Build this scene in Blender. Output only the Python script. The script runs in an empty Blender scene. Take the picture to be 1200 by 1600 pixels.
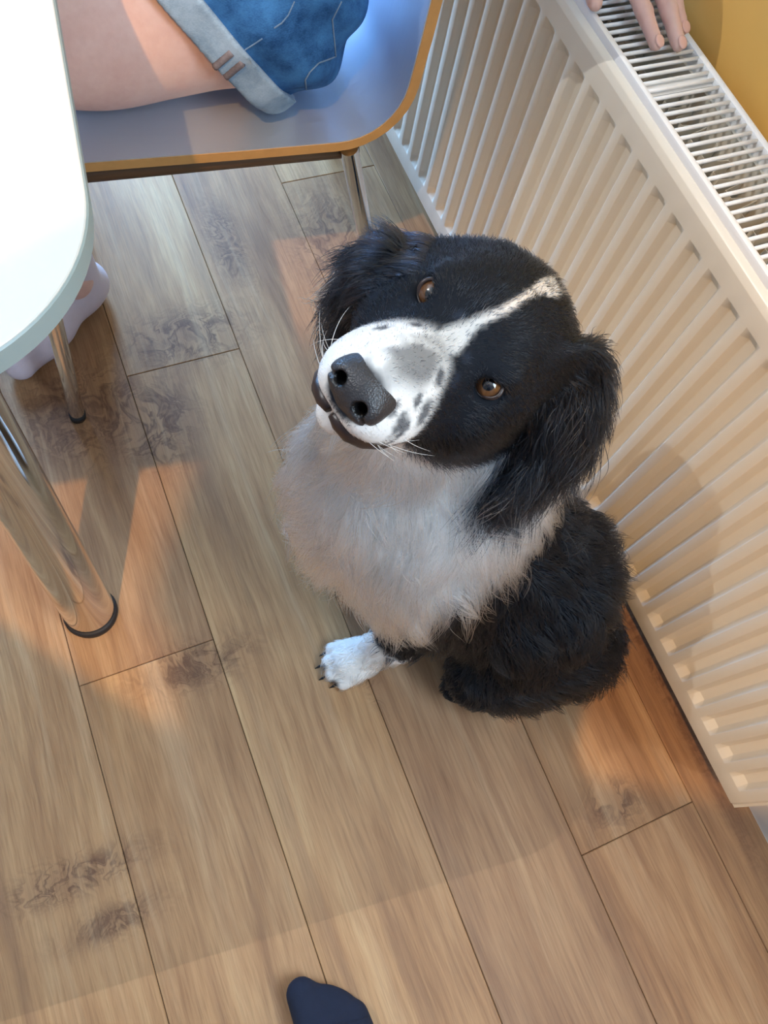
import bpy, bmesh, math, random
import numpy as np
from mathutils import Matrix, Vector, kdtree

random.seed(7); rng = np.random.default_rng(7)
scene = bpy.context.scene
C = scene.collection
A3 = lambda *a: np.array(a, dtype=float)

# ------------------------------------------------------------------ camera
F_PX, YAW, PITCH, ROLL, CAM_H = 1217.3, 0.711433, 1.149995, 0.354148, 1.10
_f = A3(math.sin(YAW)*math.cos(PITCH), math.cos(YAW)*math.cos(PITCH), -math.sin(PITCH))
_r = A3(math.cos(YAW), -math.sin(YAW), 0); _u = np.cross(_r, _f)
CR = math.cos(ROLL)*_r + math.sin(ROLL)*_u
CU = -math.sin(ROLL)*_r + math.cos(ROLL)*_u
CD = _f
CAM = A3(0, 0, CAM_H)
cam_data = bpy.data.cameras.new('camera'); cam = bpy.data.objects.new('camera', cam_data); C.objects.link(cam)
cam_data.sensor_fit = 'VERTICAL'; cam_data.sensor_height = 36; cam_data.lens = F_PX/1600*36
cam_data.clip_start = 0.01; cam_data.clip_end = 50
cam.matrix_world = Matrix(((CR[0], CU[0], -CD[0], 0), (CR[1], CU[1], -CD[1], 0), (CR[2], CU[2], -CD[2], CAM_H), (0, 0, 0, 1)))
scene.camera = cam

# ------------------------------------------------------------------ light and exposure
def srgb(r, g, b, a=1):
    f = lambda c: ((c/255+0.055)/1.055)**2.4 if c/255 > 0.04045 else c/255/12.92
    return (f(r), f(g), f(b), a)
w = bpy.data.worlds.new('world'); scene.world = w; w.use_nodes = True
w.node_tree.nodes['Background'].inputs[0].default_value = (0.62, 0.80, 1.0, 1)
w.node_tree.nodes['Background'].inputs[1].default_value = 0.6
vs = scene.view_settings
vs.view_transform = 'Standard'; vs.look = 'None'; vs.gamma = 1; vs.use_curve_mapping = False
vs.exposure = 0.06

ROOM = dict(x0=-2.0, x1=0.664, y0=-1.9, y1=2.7, z1=2.4)
LAMP = A3(-0.55, -0.33, 2.05)
LAMP2 = A3(-0.90, 1.02, 2.05)
def area_light(name, loc, direction, sx, sy, power, color):
    l = bpy.data.lights.new(name, 'AREA'); l.shape = 'RECTANGLE'; l.size = sx; l.size_y = sy
    l.energy = power; l.color = color
    o = bpy.data.objects.new(name, l); C.objects.link(o)
    o.location = loc; o.rotation_euler = Vector(direction).to_track_quat('-Z', 'Y').to_euler()
    return o
DAY = (0.66, 0.83, 1.0); DAY_F = (0.27, 0.55, 1.0)
area_light('daylight_far_window', (0.06, 2.66, 0.90), (0.03, -1, 0.0), 0.9, 1.20, 140, DAY_F)
area_light('daylight_side_window', (0.64, -0.75, 1.62), (-1, 0, -0.15), 1.0, 0.95, 46, DAY)

# ------------------------------------------------------------------ helpers
def new_obj(name, data, parent=None, world_base=None):
    o = bpy.data.objects.new(name, data); C.objects.link(o)
    if parent is not None: o.parent = parent
    elif world_base is not None: o.location = world_base
    return o
def base_of(o):
    while o.parent is not None: o = o.parent
    return np.array(o.location)
def tag(o, label=None, cat=None, group=None, kind=None):
    if label: o['label'] = label
    if cat: o['category'] = cat
    if group: o['group'] = group
    if kind: o['kind'] = kind
    return o
def empty(name, loc, rz=0):
    o = bpy.data.objects.new(name, None); C.objects.link(o); o.location = loc; o.rotation_euler = (0, 0, rz)
    o.empty_display_size = 0.05
    return o
def mk(name, V, Fc, mat, parent=None, base=None, smooth=True, col=None, local=False):
    """V in world space (unless local): stored relative to the root's location."""
    V = np.asarray(V, dtype=float)
    me = bpy.data.meshes.new(name)
    b = np.zeros(3)
    if not local:
        if parent is not None: b = base_of(parent)
        elif base is not None: b = np.asarray(base, float)
    me.from_pydata((V-b).tolist(), [], [tuple(int(i) for i in f) for f in Fc])
    me.update()
    if smooth: me.polygons.foreach_set('use_smooth', [True]*len(me.polygons))
    if col is not None:
        a = me.color_attributes.new('col', 'FLOAT_COLOR', 'POINT')
        cc = np.ones((len(V), 4), dtype=np.float32); cc[:, :3] = col
        a.data.foreach_set('color', cc.ravel())
    me.materials.append(mat)
    return new_obj(name, me, parent, None if parent is not None else (b if base is not None else None))
class MB:
    def __init__(s): s.V = []; s.F = []
    def add(s, V, F):
        n = len(s.V); s.V += [tuple(v) for v in V]; s.F += [tuple(n+i for i in f) for f in F]; return s
    def box(s, lo, hi):
        x0, y0, z0 = lo; x1, y1, z1 = hi
        return s.add([(x0,y0,z0),(x1,y0,z0),(x1,y1,z0),(x0,y1,z0),(x0,y0,z1),(x1,y0,z1),(x1,y1,z1),(x0,y1,z1)],
                     [(0,3,2,1),(4,5,6,7),(0,1,5,4),(1,2,6,5),(2,3,7,6),(3,0,4,7)])
    def tube(s, pts, rad, n=16, cap=True):
        pts = [np.asarray(p, float) for p in pts]; rad = [rad]*len(pts) if np.isscalar(rad) else rad
        V = []; Fc = []; ref = None
        for i, p in enumerate(pts):
            t = pts[min(i+1, len(pts)-1)]-pts[max(i-1, 0)]; t = t/np.linalg.norm(t)
            if ref is None:
                ref = A3(0,0,1) if abs(t[2]) < 0.9 else A3(1,0,0)
            a = ref-t*ref.dot(t); a /= np.linalg.norm(a); ref = a; b = np.cross(t, a)
            for k in range(n):
                th = 2*math.pi*k/n; V.append(p+rad[i]*(math.cos(th)*a+math.sin(th)*b))
        for i in range(len(pts)-1):
            for k in range(n):
                Fc.append((i*n+k, i*n+(k+1) % n, (i+1)*n+(k+1) % n, (i+1)*n+k))
        if cap:
            Fc.append(tuple(range(n))[::-1]); Fc.append(tuple(range((len(pts)-1)*n, len(pts)*n)))
        return s.add(V, Fc)
    def build(s, name, mat, parent=None, smooth=True, **k):
        return mk(name, s.V, s.F, mat, parent, smooth=smooth, **k)
def autosmooth(o, ang=35):
    me = o.data
    bm = bmesh.new(); bm.from_mesh(me)
    bmesh.ops.recalc_face_normals(bm, faces=bm.faces)
    for e in bm.edges:
        if len(e.link_faces) == 2 and e.calc_face_angle(0) > math.radians(ang): e.smooth = False
    bm.to_mesh(me); bm.free()
    return o

# ------------------------------------------------------------------ materials
class NT:
    def __init__(s, name):
        s.m = bpy.data.materials.new(name); s.m.use_nodes = True
        s.t = s.m.node_tree; s.b = s.t.nodes['Principled BSDF']
    def n(s, typ, **kw):
        nd = s.t.nodes.new(typ)
        for k, v in kw.items():
            if k.startswith('i_'):
                key = k[2:].replace('_', ' ')
                nd.inputs[key].default_value = v
            else: setattr(nd, k, v)
        return nd
    def l(s, a, b): s.t.links.new(a, b)
    def math(s, op, a, b=None, c=None, clamp=False):
        nd = s.t.nodes.new('ShaderNodeMath'); nd.operation = op; nd.use_clamp = clamp
        for i, x in enumerate((a, b, c)):
            if x is None: continue
            if isinstance(x, (int, float)): nd.inputs[i].default_value = x
            else: s.l(x, nd.inputs[i])
        return nd.outputs[0]
    def mix(s, fac, a, b, mode='MIX'):
        nd = s.t.nodes.new('ShaderNodeMix'); nd.data_type = 'RGBA'; nd.blend_type = mode
        for i, x in ((0, fac), (6, a), (7, b)):
            if isinstance(x, (int, float)): nd.inputs[i].default_value = x
            elif isinstance(x, tuple): nd.inputs[i].default_value = x
            else: s.l(x, nd.inputs[i])
        return nd.outputs[2]
    def ramp(s, x, stops):
        nd = s.t.nodes.new('ShaderNodeValToRGB'); e = nd.color_ramp.elements
        while len(e) < len(stops): e.new(0.5)
        for i, (p, c) in enumerate(stops): e[i].position = p; e[i].color = c if len(c) == 4 else (*c, 1)
        s.l(x, nd.inputs[0]); return nd.outputs[0]
    def noise(s, vec, scale, detail=4, rough=0.5, dist=0.0):
        nd = s.t.nodes.new('ShaderNodeTexNoise'); nd.inputs['Scale'].default_value = scale
        nd.inputs['Detail'].default_value = detail; nd.inputs['Roughness'].default_value = rough; nd.inputs['Distortion'].default_value = dist
        if vec is not None: s.l(vec, nd.inputs['Vector'])
        return nd
    def bump(s, h, strength=0.3, dist=0.001):
        nd = s.t.nodes.new('ShaderNodeBump'); nd.inputs['Strength'].default_value = strength; nd.inputs['Distance'].default_value = dist
        s.l(h, nd.inputs['Height']); s.l(nd.outputs[0], s.b.inputs['Normal']); return nd
    def mapping(s, vec, scale=(1,1,1), loc=(0,0,0), rot=(0,0,0)):
        nd = s.t.nodes.new('ShaderNodeMapping'); nd.inputs['Scale'].default_value = scale
        nd.inputs['Location'].default_value = loc; nd.inputs['Rotation'].default_value = rot
        s.l(vec, nd.inputs['Vector']); return nd.outputs[0]
    def set(s, **kw):
        for k, v in kw.items(): s.b.inputs[k.replace('_', ' ')].default_value = v
        return s
def pmat(name, color, rough=0.5, metal=0.0, noise_amt=0.0, noise_scale=20, bump=0.0, bump_scale=200, **kw):
    t = NT(name); t.set(Base_Color=color, Roughness=rough, Metallic=metal, **kw)
    pos = t.n('ShaderNodeNewGeometry').outputs['Position']
    if noise_amt:
        nz = t.noise(pos, noise_scale, 5)
        f = t.math('MULTIPLY_ADD', nz.outputs[0], 2*noise_amt, 1-noise_amt)
        hsv = t.n('ShaderNodeHueSaturation'); hsv.inputs['Color'].default_value = color; t.l(f, hsv.inputs['Value'])
        t.l(hsv.outputs[0], t.b.inputs['Base Color'])
    if bump:
        nz = t.noise(pos, bump_scale, 3); t.bump(nz.outputs[0], bump, 0.001)
    return t.m
def attr_mat(name, rough=0.5, bump=0.0, bump_scale=200, **kw):
    t = NT(name); t.set(Roughness=rough, **kw)
    a = t.n('ShaderNodeAttribute', attribute_name='col'); t.l(a.outputs['Color'], t.b.inputs['Base Color'])
    if bump:
        pos = t.n('ShaderNodeNewGeometry').outputs['Position']
        t.bump(t.noise(pos, bump_scale, 3).outputs[0], bump, 0.001)
    return t.m

def wood_mat():
    t = NT('oak_plank_vinyl')
    pos = t.n('ShaderNodeNewGeometry').outputs['Position']
    rnd = t.n('ShaderNodeObjectInfo').outputs['Random']
    off = t.n('ShaderNodeCombineXYZ'); t.l(t.math('MULTIPLY', rnd, 37.0), off.inputs[0]); t.l(t.math('MULTIPLY', rnd, 91.0), off.inputs[1]); t.l(t.math('MULTIPLY', rnd, 13.0), off.inputs[2])
    add = t.n('ShaderNodeVectorMath', operation='ADD'); t.l(pos, add.inputs[0]); t.l(off.outputs[0], add.inputs[1])
    p = add.outputs[0]
    # warp: swirls around knots, stretched along the plank
    wn = t.noise(t.mapping(p, (7, 2.2, 1)), 1.0, 3, 0.55)
    wv = t.n('ShaderNodeVectorMath', operation='SCALE'); t.l(wn.outputs['Color'], wv.inputs[0]); wv.inputs[3].default_value = 0.05
    warped = t.n('ShaderNodeVectorMath', operation='ADD'); t.l(p, warped.inputs[0]); t.l(wv.outputs[0], warped.inputs[1])
    wp = warped.outputs[0]
    cloud = t.noise(t.mapping(wp, (9, 2.0, 1)), 1.0, 4, 0.6).outputs[0]
    grain = t.noise(t.mapping(wp, (95, 5, 1)), 1.0, 5, 0.65).outputs[0]
    fine = t.noise(t.mapping(p, (420, 14, 1)), 1.0, 3, 0.7).outputs[0]
    tone = t.math('ADD', t.math('MULTIPLY', cloud, 0.60), t.math('MULTIPLY', grain, 0.40))
    col = t.ramp(tone, [(0.30, srgb(140, 106, 80)), (0.44, srgb(176, 141, 108)), (0.54, srgb(194, 160, 124)), (0.68, srgb(213, 184, 147))])
    # plank to plank tint
    tint = t.ramp(rnd, [(0.0, srgb(232, 222, 214)), (0.35, srgb(255, 244, 226)), (0.7, srgb(238, 224, 206)), (1.0, srgb(250, 236, 222))])
    col = t.mix(1.0, col, tint, 'MULTIPLY')
    # dark figured knots: places on the boards where the print is darkest
    knots = [((0.125, 0.765), (0.10, 0.05)), ((-0.06, 0.675), (0.10, 0.085)), ((0.055, 0.640), (0.045, 0.06)),
             ((-0.015, 0.245), (0.075, 0.03)), ((-0.23, 0.045), (0.09, 0.022)), ((-0.2, -0.02), (0.06, 0.018)),
             ((0.44, 0.88), (0.07, 0.12)), ((0.25, 0.93), (0.03, 0.10)), ((0.46, -0.14), (0.04, 0.03)),
             ((0.205, 0.155), (0.012, 0.05)), ((0.62, 0.02), (0.015, 0.25)), ((0.03, 0.60), (0.05, 0.05))]
    sep = t.n('ShaderNodeSeparateXYZ'); t.l(pos, sep.inputs[0])
    mask = None
    for (cx, cy), (rx, ry) in knots:
        dx = t.math('MULTIPLY', t.math('SUBTRACT', sep.outputs[0], cx), 1/rx)
        dy = t.math('MULTIPLY', t.math('SUBTRACT', sep.outputs[1], cy), 1/ry)
        d2 = t.math('ADD', t.math('MULTIPLY', dx, dx), t.math('MULTIPLY', dy, dy))
        g = t.math('POWER', 2.718, t.math('MULTIPLY', d2, -1.1))
        mask = g if mask is None else t.math('MAXIMUM', mask, g)
    sw = t.noise(t.mapping(pos, (1, 1, 1)), 12.0, 3, 0.55, 1.6)
    sw2 = t.n('ShaderNodeVectorMath', operation='SCALE'); t.l(sw.outputs['Color'], sw2.inputs[0]); sw2.inputs[3].default_value = 0.12
    sadd = t.n('ShaderNodeVectorMath', operation='ADD'); t.l(pos, sadd.inputs[0]); t.l(sw2.outputs[0], sadd.inputs[1])
    kn = t.noise(t.mapping(sadd.outputs[0], (24, 15, 1)), 1.0, 4, 0.55, 1.2).outputs[0]
    ring = t.math('ABSOLUTE', t.math('SUBTRACT', kn, 0.5))
    vein = t.ramp(ring, [(0.0, (1, 1, 1)), (0.03, (0.65, 0.65, 0.65)), (0.11, (0, 0, 0))])
    kfac = t.math('MULTIPLY', t.math('MULTIPLY', vein, t.math('MULTIPLY', mask, 1.4, clamp=True)), 0.72, clamp=True)
    soft = t.math('MULTIPLY', mask, t.math('MULTIPLY', grain, 0.8), clamp=True)
    col = t.mix(soft, col, srgb(142, 106, 80)); col = t.mix(kfac, col, srgb(86, 57, 46))
    streak = t.noise(t.mapping(wp, (30, 1.1, 1), loc=(3, 1, 0)), 1.0, 4, 0.6).outputs[0]
    col = t.mix(t.math('MULTIPLY', t.ramp(streak, [(0.52, (0, 0, 0)), (0.68, (1, 1, 1))]), 0.42), col, srgb(130, 96, 74))
    col = t.mix(t.math('MULTIPLY', t.ramp(streak, [(0.30, (1, 1, 1)), (0.45, (0, 0, 0))]), 0.35), col, srgb(212, 182, 144))
    dk = t.ramp(fine, [(0.35, (0.72, 0.69, 0.66)), (0.55, (1, 1, 1))])
    col = t.mix(0.6, col, dk, 'MULTIPLY')
    t.l(col, t.b.inputs['Base Color'])
    t.l(t.math('MULTIPLY_ADD', fine, 0.25, 0.40), t.b.inputs['Roughness'])
    t.set(Specular_IOR_Level=0.32)
    bn = t.math('ADD', t.math('MULTIPLY', fine, 1.0), t.math('MULTIPLY', grain, 0.5))
    t.bump(bn, 0.28, 0.0012)
    return t.m
def steel_laminate():
    t = NT('brushed_steel_laminate'); t.set(Metallic=0.72, Base_Color=(0.60, 0.68, 0.78, 1), Roughness=0.3)
    co = t.n('ShaderNodeTexCoord').outputs['Object']
    nz = t.noise(t.mapping(co, (22, 260, 22)), 1.0, 4, 0.7).outputs[0]
    t.l(t.math('MULTIPLY_ADD', nz, 0.30, 0.26), t.b.inputs['Roughness'])
    t.bump(nz, 0.10, 0.0004)
    return t.m
def denim(name, c1, c2):
    t = NT(name); t.set(Roughness=0.9, Specular_IOR_Level=0.15)
    pos = t.n('ShaderNodeNewGeometry').outputs['Position']
    big = t.noise(pos, 28, 4, 0.6).outputs[0]
    tw = t.noise(t.mapping(pos, (500, 500, 1800), rot=(0.3, 0.5, 0.2)), 1.0, 2, 0.6).outputs[0]
    col = t.ramp(t.math('ADD', t.math('MULTIPLY', big, 0.7), t.math('MULTIPLY', tw, 0.3)), [(0.36, c1), (0.62, c2)])
    t.l(col, t.b.inputs['Base Color']); t.bump(tw, 0.25, 0.0006)
    return t.m
def skin_mat():
    t = NT('skin'); pos = t.n('ShaderNodeNewGeometry').outputs['Position']
    nz = t.noise(pos, 16, 5, 0.6).outputs[0]; n2 = t.noise(pos, 120, 3, 0.6).outputs[0]
    f = t.math('ADD', t.math('MULTIPLY', nz, 0.75), t.math('MULTIPLY', n2, 0.25))
    t.l(t.ramp(f, [(0.30, srgb(216, 172, 160)), (0.52, srgb(228, 190, 178)), (0.75, srgb(234, 202, 191))]), t.b.inputs['Base Color'])
    t.set(Roughness=0.5, Subsurface_Weight=0.12, Subsurface_Radius=(0.012, 0.005, 0.003), Subsurface_Scale=0.6, Specular_IOR_Level=0.35)
    t.bump(t.noise(pos, 700, 2, 0.6).outputs[0], 0.08, 0.0005)
    return t.m
M = dict(
    wood=wood_mat(), steel=steel_laminate(), skin=skin_mat(),
    subfloor=pmat('dark_joint', srgb(52, 38, 30), 0.9),
    wall_yellow=pmat('yellow_wall_paint', srgb(228, 176, 88), 0.75, noise_amt=0.03, noise_scale=8, bump=0.15, bump_scale=160),
    wall_grey=pmat('grey_wall_paint', srgb(128, 132, 136), 0.8, noise_amt=0.03, noise_scale=6),  # unseen walls: cool mid grey, darkened to cut the lamps' warm bounce
    ceiling=pmat('white_ceiling_paint', srgb(205, 204, 200), 0.85, noise_amt=0.02, noise_scale=5),
    gloss=pmat('white_gloss_paint', srgb(232, 228, 218), 0.3, noise_amt=0.02, noise_scale=12),
    enamel=pmat('white_radiator_enamel', srgb(222, 214, 197), 0.26, noise_amt=0.015, noise_scale=9, Specular_IOR_Level=0.5),
    grille=pmat('white_grille_enamel', srgb(238, 238, 236), 0.3, noise_amt=0.015, noise_scale=9),
    fin=pmat('grey_convector_steel', srgb(150, 148, 142), 0.5, 0.2, noise_amt=0.12, noise_scale=40),
    brass=pmat('dull_valve_metal', srgb(165, 160, 150), 0.35, 0.9, noise_amt=0.1, noise_scale=60),
    chrome=pmat('chrome_tube', (0.72, 0.72, 0.73, 1), 0.07, 1.0, noise_amt=0.03, noise_scale=90),
    rubber=pmat('black_rubber', srgb(34, 32, 34), 0.6, noise_amt=0.1, noise_scale=50),
    table_top=pmat('white_table_laminate', srgb(204, 203, 196), 0.35, noise_amt=0.012, noise_scale=60),
    table_edge=pmat('grey_green_edge_band', srgb(146, 160, 158), 0.4, noise_amt=0.03, noise_scale=40),
    ply=pmat('birch_ply_edge', srgb(188, 142, 84), 0.5, noise_amt=0.15, noise_scale=70),
    dark_frame=pmat('dark_chair_frame', srgb(96, 74, 54), 0.45, 0.3, noise_amt=0.1, noise_scale=40),
    denim=denim('blue_denim', srgb(28, 66, 114), srgb(64, 120, 178)),
    cuff=denim('pale_denim_cuff', srgb(112, 138, 162), srgb(158, 180, 200)),
    seam=denim('pale_stitching', srgb(92, 120, 152), srgb(128, 152, 178)),
    frayed=denim('frayed_seam_thread', srgb(84, 78, 84), srgb(130, 122, 126)),
    shirt=pmat('grey_cotton', srgb(120, 124, 134), 0.9, noise_amt=0.06, noise_scale=30),
    trousers=pmat('dark_cotton', srgb(58, 62, 74), 0.9, noise_amt=0.08, noise_scale=30),
    sock=pmat('navy_knit', srgb(26, 34, 54), 0.95, noise_amt=0.2, noise_scale=120, bump=0.4, bump_scale=900),
    sock_pale=pmat('pale_lilac_knit', srgb(214, 204, 216), 0.95, noise_amt=0.05, noise_scale=90, bump=0.3, bump_scale=600),
    nail=pmat('fingernail', srgb(232, 186, 172), 0.25, noise_amt=0.03, noise_scale=120),
    hair=pmat('brown_hair', srgb(60, 42, 30), 0.5, noise_amt=0.3, noise_scale=120),
    phone=pmat('black_phone_glass', srgb(20, 20, 24), 0.12, noise_amt=0.05, noise_scale=30),
    shade=pmat('lamp_metal', srgb(200, 196, 188), 0.4, 0.0, noise_amt=0.02, noise_scale=30),
    nose=None, fur=attr_mat('dog_coat', 0.42, Specular_IOR_Level=0.5), hide=attr_mat('dog_hide', 0.8, 0.2, 500, Specular_IOR_Level=0.2),
    eye=attr_mat('dog_eye', 0.12, Coat_Weight=1.0, Coat_Roughness=0.02),
    lip=pmat('dark_lip_skin', srgb(52, 38, 34), 0.35, noise_amt=0.2, noise_scale=90),
    whisker=pmat('white_whisker', srgb(235, 230, 222), 0.4, noise_amt=0.02, noise_scale=60),
)
def hair_mat():
    t = NT('dog_fur_strand'); t.t.nodes.remove(t.b)
    h = t.n('ShaderNodeBsdfHairPrincipled'); h.parametrization = 'COLOR'
    a = t.n('ShaderNodeAttribute', attribute_name='col'); t.l(a.outputs['Color'], h.inputs['Color'])
    h.inputs['Roughness'].default_value = 0.24; h.inputs['Radial Roughness'].default_value = 0.5
    h.inputs['IOR'].default_value = 1.40; h.inputs['Coat'].default_value = 0.0; h.inputs['Random Roughness'].default_value = 0.2
    t.l(h.outputs[0], t.t.nodes['Material Output'].inputs['Surface'])
    return t.m
M['fur'] = hair_mat()
t = NT('black_nose_leather'); t.set(Roughness=0.40, Specular_IOR_Level=0.5)
_at = t.n('ShaderNodeAttribute', attribute_name='col'); t.l(_at.outputs['Color'], t.b.inputs['Base Color'])
_pos = t.n('ShaderNodeNewGeometry').outputs['Position']
_vo = t.n('ShaderNodeTexVoronoi'); _vo.inputs['Scale'].default_value = 750; t.l(_pos, _vo.inputs['Vector'])
t.bump(_vo.outputs['Distance'], 0.4, 0.0008); M['nose'] = t.m
t = NT('lit_bulb'); t.set(Base_Color=(1, 0.8, 0.55, 1)); t.b.inputs['Emission Color'].default_value = (1, 0.62, 0.30, 1); t.b.inputs['Emission Strength'].default_value = 30; M['bulb'] = t.m
t = NT('window_glass'); t.set(Base_Color=(0.9, 0.95, 1, 1), Roughness=0.02, Transmission_Weight=1.0, IOR=1.1); M['glass'] = t.m

# ------------------------------------------------------------------ signed distance modelling
class Field:
    def __init__(s, lo, hi, h):
        s.lo = np.asarray(lo, float); s.h = h
        s.n = np.ceil((np.asarray(hi)-s.lo)/h).astype(int)+1
        s.f = np.full(s.n, 0.2, dtype=np.float32)
        s.ax = [(s.lo[i]+h*np.arange(s.n[i])).astype(np.float32) for i in range(3)]
    def block(s, lo, hi):
        a = np.clip(np.floor((np.asarray(lo)-s.lo)/s.h).astype(int), 0, s.n); b = np.clip(np.ceil((np.asarray(hi)-s.lo)/s.h).astype(int)+1, 0, s.n)
        return tuple(slice(a[i], b[i]) for i in range(3))
    def apply(s, fn, lo, hi, k, op='add'):
        m = 0.03+k; sl = s.block(np.asarray(lo)-m, np.asarray(hi)+m)
        if any(q.stop <= q.start for q in sl): return
        X, Y, Z = np.meshgrid(s.ax[0][sl[0]], s.ax[1][sl[1]], s.ax[2][sl[2]], indexing='ij')
        d = fn(X, Y, Z); cur = s.f[sl]
        if op == 'add':
            if k > 0:
                hh = np.maximum(k-np.abs(cur-d), 0)/k; s.f[sl] = np.minimum(cur, d)-hh*hh*k*0.25
            else: s.f[sl] = np.minimum(cur, d)
        elif op == 'sub':
            d = -d
            if k > 0:
                hh = np.maximum(k-np.abs(cur-d), 0)/k; s.f[sl] = np.maximum(cur, d)+hh*hh*k*0.25
            else: s.f[sl] = np.maximum(cur, d)
        elif op == 'disp': s.f[sl] = cur+d
    def cap(s, a, b, ra, rb=None, k=0.02, op='add'):
        rb = ra if rb is None else rb; a = np.asarray(a, float); b = np.asarray(b, float); r = max(ra, rb); ab = b-a; L2 = max(ab.dot(ab), 1e-9)
        def fn(X, Y, Z):
            h = np.clip(((X-a[0])*ab[0]+(Y-a[1])*ab[1]+(Z-a[2])*ab[2])/L2, 0, 1)
            return np.sqrt((X-a[0]-h*ab[0])**2+(Y-a[1]-h*ab[1])**2+(Z-a[2]-h*ab[2])**2)-(ra+(rb-ra)*h)
        s.apply(fn, np.minimum(a, b)-r, np.maximum(a, b)+r, k, op)
    def ell(s, c, r, R=None, k=0.02, op='add'):
        c = np.asarray(c, float); R = np.eye(3) if R is None else np.asarray(R); m = max(r)
        def fn(X, Y, Z):
            dx, dy, dz = X-c[0], Y-c[1], Z-c[2]
            q = [(dx*R[i][0]+dy*R[i][1]+dz*R[i][2]) for i in range(3)]
            k0 = np.sqrt(sum((q[i]/r[i])**2 for i in range(3))); k1 = np.sqrt(sum((q[i]/r[i]**2)**2 for i in range(3)))
            return k0*(k0-1)/np.maximum(k1, 1e-6)
        s.apply(fn, c-m, c+m, k, op)
    def chain(s, pts, rad, k=0.02):
        for i in range(len(pts)-1): s.cap(pts[i], pts[i+1], rad[i], rad[i+1], k)
    def plane(s, p, n, k=0.0):
        """keep the side the normal points to"""
        p = np.asarray(p, float); n = np.asarray(n, float); n = n/np.linalg.norm(n)
        X, Y, Z = np.meshgrid(*s.ax, indexing='ij')
        d = -((X-p[0])*n[0]+(Y-p[1])*n[1]+(Z-p[2])*n[2])
        s.f = np.maximum(s.f, d.astype(np.float32))
    def sample(s, P):
        q = (np.asarray(P)-s.lo)/s.h; q = np.clip(q, 0, s.n-1.001); i = q.astype(int); t = q-i; out = 0
        for dx in (0, 1):
            for dy in (0, 1):
                for dz in (0, 1):
                    wgt = (t[..., 0] if dx else 1-t[..., 0])*(t[..., 1] if dy else 1-t[..., 1])*(t[..., 2] if dz else 1-t[..., 2])
                    out = out+wgt*s.f[i[..., 0]+dx, i[..., 1]+dy, i[..., 2]+dz]
        return out
    def grad(s, P):
        e = s.h*0.8; g = np.stack([s.sample(P+np.eye(3)[i]*e)-s.sample(P-np.eye(3)[i]*e) for i in range(3)], -1)/(2*e)
        return g
    def normal(s, P):
        g = s.grad(P); return g/np.maximum(np.linalg.norm(g, axis=-1, keepdims=True), 1e-9)
    def mesh(s, refine=2):
        f = s.f; ins = f < 0; nx, ny, nz = s.n
        cnt = np.zeros((nx-1, ny-1, nz-1), np.int8)
        corners = [(i, j, k) for i in (0, 1) for j in (0, 1) for k in (0, 1)]
        for i, j, k in corners: cnt += ins[i:nx-1+i, j:ny-1+j, k:nz-1+k]
        act = (cnt > 0) & (cnt < 8); idx = np.argwhere(act)
        vid = np.full(act.shape, -1, np.int64); vid[act] = np.arange(len(idx))
        acc = np.zeros((len(idx), 3)); num = np.zeros(len(idx))
        vals = {c: f[idx[:, 0]+c[0], idx[:, 1]+c[1], idx[:, 2]+c[2]].astype(float) for c in corners}
        for c in corners:
            for a in range(3):
                if c[a] == 0:
                    d = list(c); d[a] = 1; d = tuple(d); va, vb = vals[c], vals[d]; cr = (va < 0) != (vb < 0)
                    t = np.where(cr, va/np.where(cr, va-vb, 1), 0)
                    pt = np.tile(np.array(c, float), (len(idx), 1)); pt[:, a] = t
                    acc += np.where(cr[:, None], pt, 0); num += cr
        V = s.lo+s.h*(idx+acc/num[:, None])
        quads = []
        for a in range(3):
            b, c = (a+1) % 3, (a+2) % 3
            sl0 = [slice(0, -1) if q == a else slice(1, -1) for q in range(3)]; sl1 = [slice(1, None) if q == a else slice(1, -1) for q in range(3)]
            A, B = ins[tuple(sl0)], ins[tuple(sl1)]
            e = np.argwhere(A != B); off = np.array([0 if q == a else 1 for q in range(3)]); e = e+off
            flip = ins[e[:, 0], e[:, 1], e[:, 2]]
            def g(db, dc):
                q = e.copy(); q[:, b] -= db; q[:, c] -= dc
                return vid[q[:, 0], q[:, 1], q[:, 2]]
            Q = np.stack([g(1, 1), g(0, 1), g(0, 0), g(1, 0)], 1)
            Q[~flip] = Q[~flip][:, ::-1]; quads.append(Q)
        Q = np.concatenate(quads); Q = Q[(Q >= 0).all(1)]
        for _ in range(refine):
            g = s.grad(V); g2 = np.maximum((g**2).sum(1, keepdims=True), 0.05)
            V = V-np.clip(s.sample(V)[:, None]*g/g2, -s.h, s.h)
        return V, Q
def pix_ray(x, y):
    d = CD+CR*(x-600)/F_PX+CU*(800-y)/F_PX
    return d
def hit(field, x, y, t0=0.35, t1=1.4):
    d = pix_ray(x, y); ts = np.arange(t0, t1, 0.0008); P = CAM+ts[:, None]*d; v = field.sample(P); i = np.argmax(v < 0)
    return P[i] if v[i] < 0 else None

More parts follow.
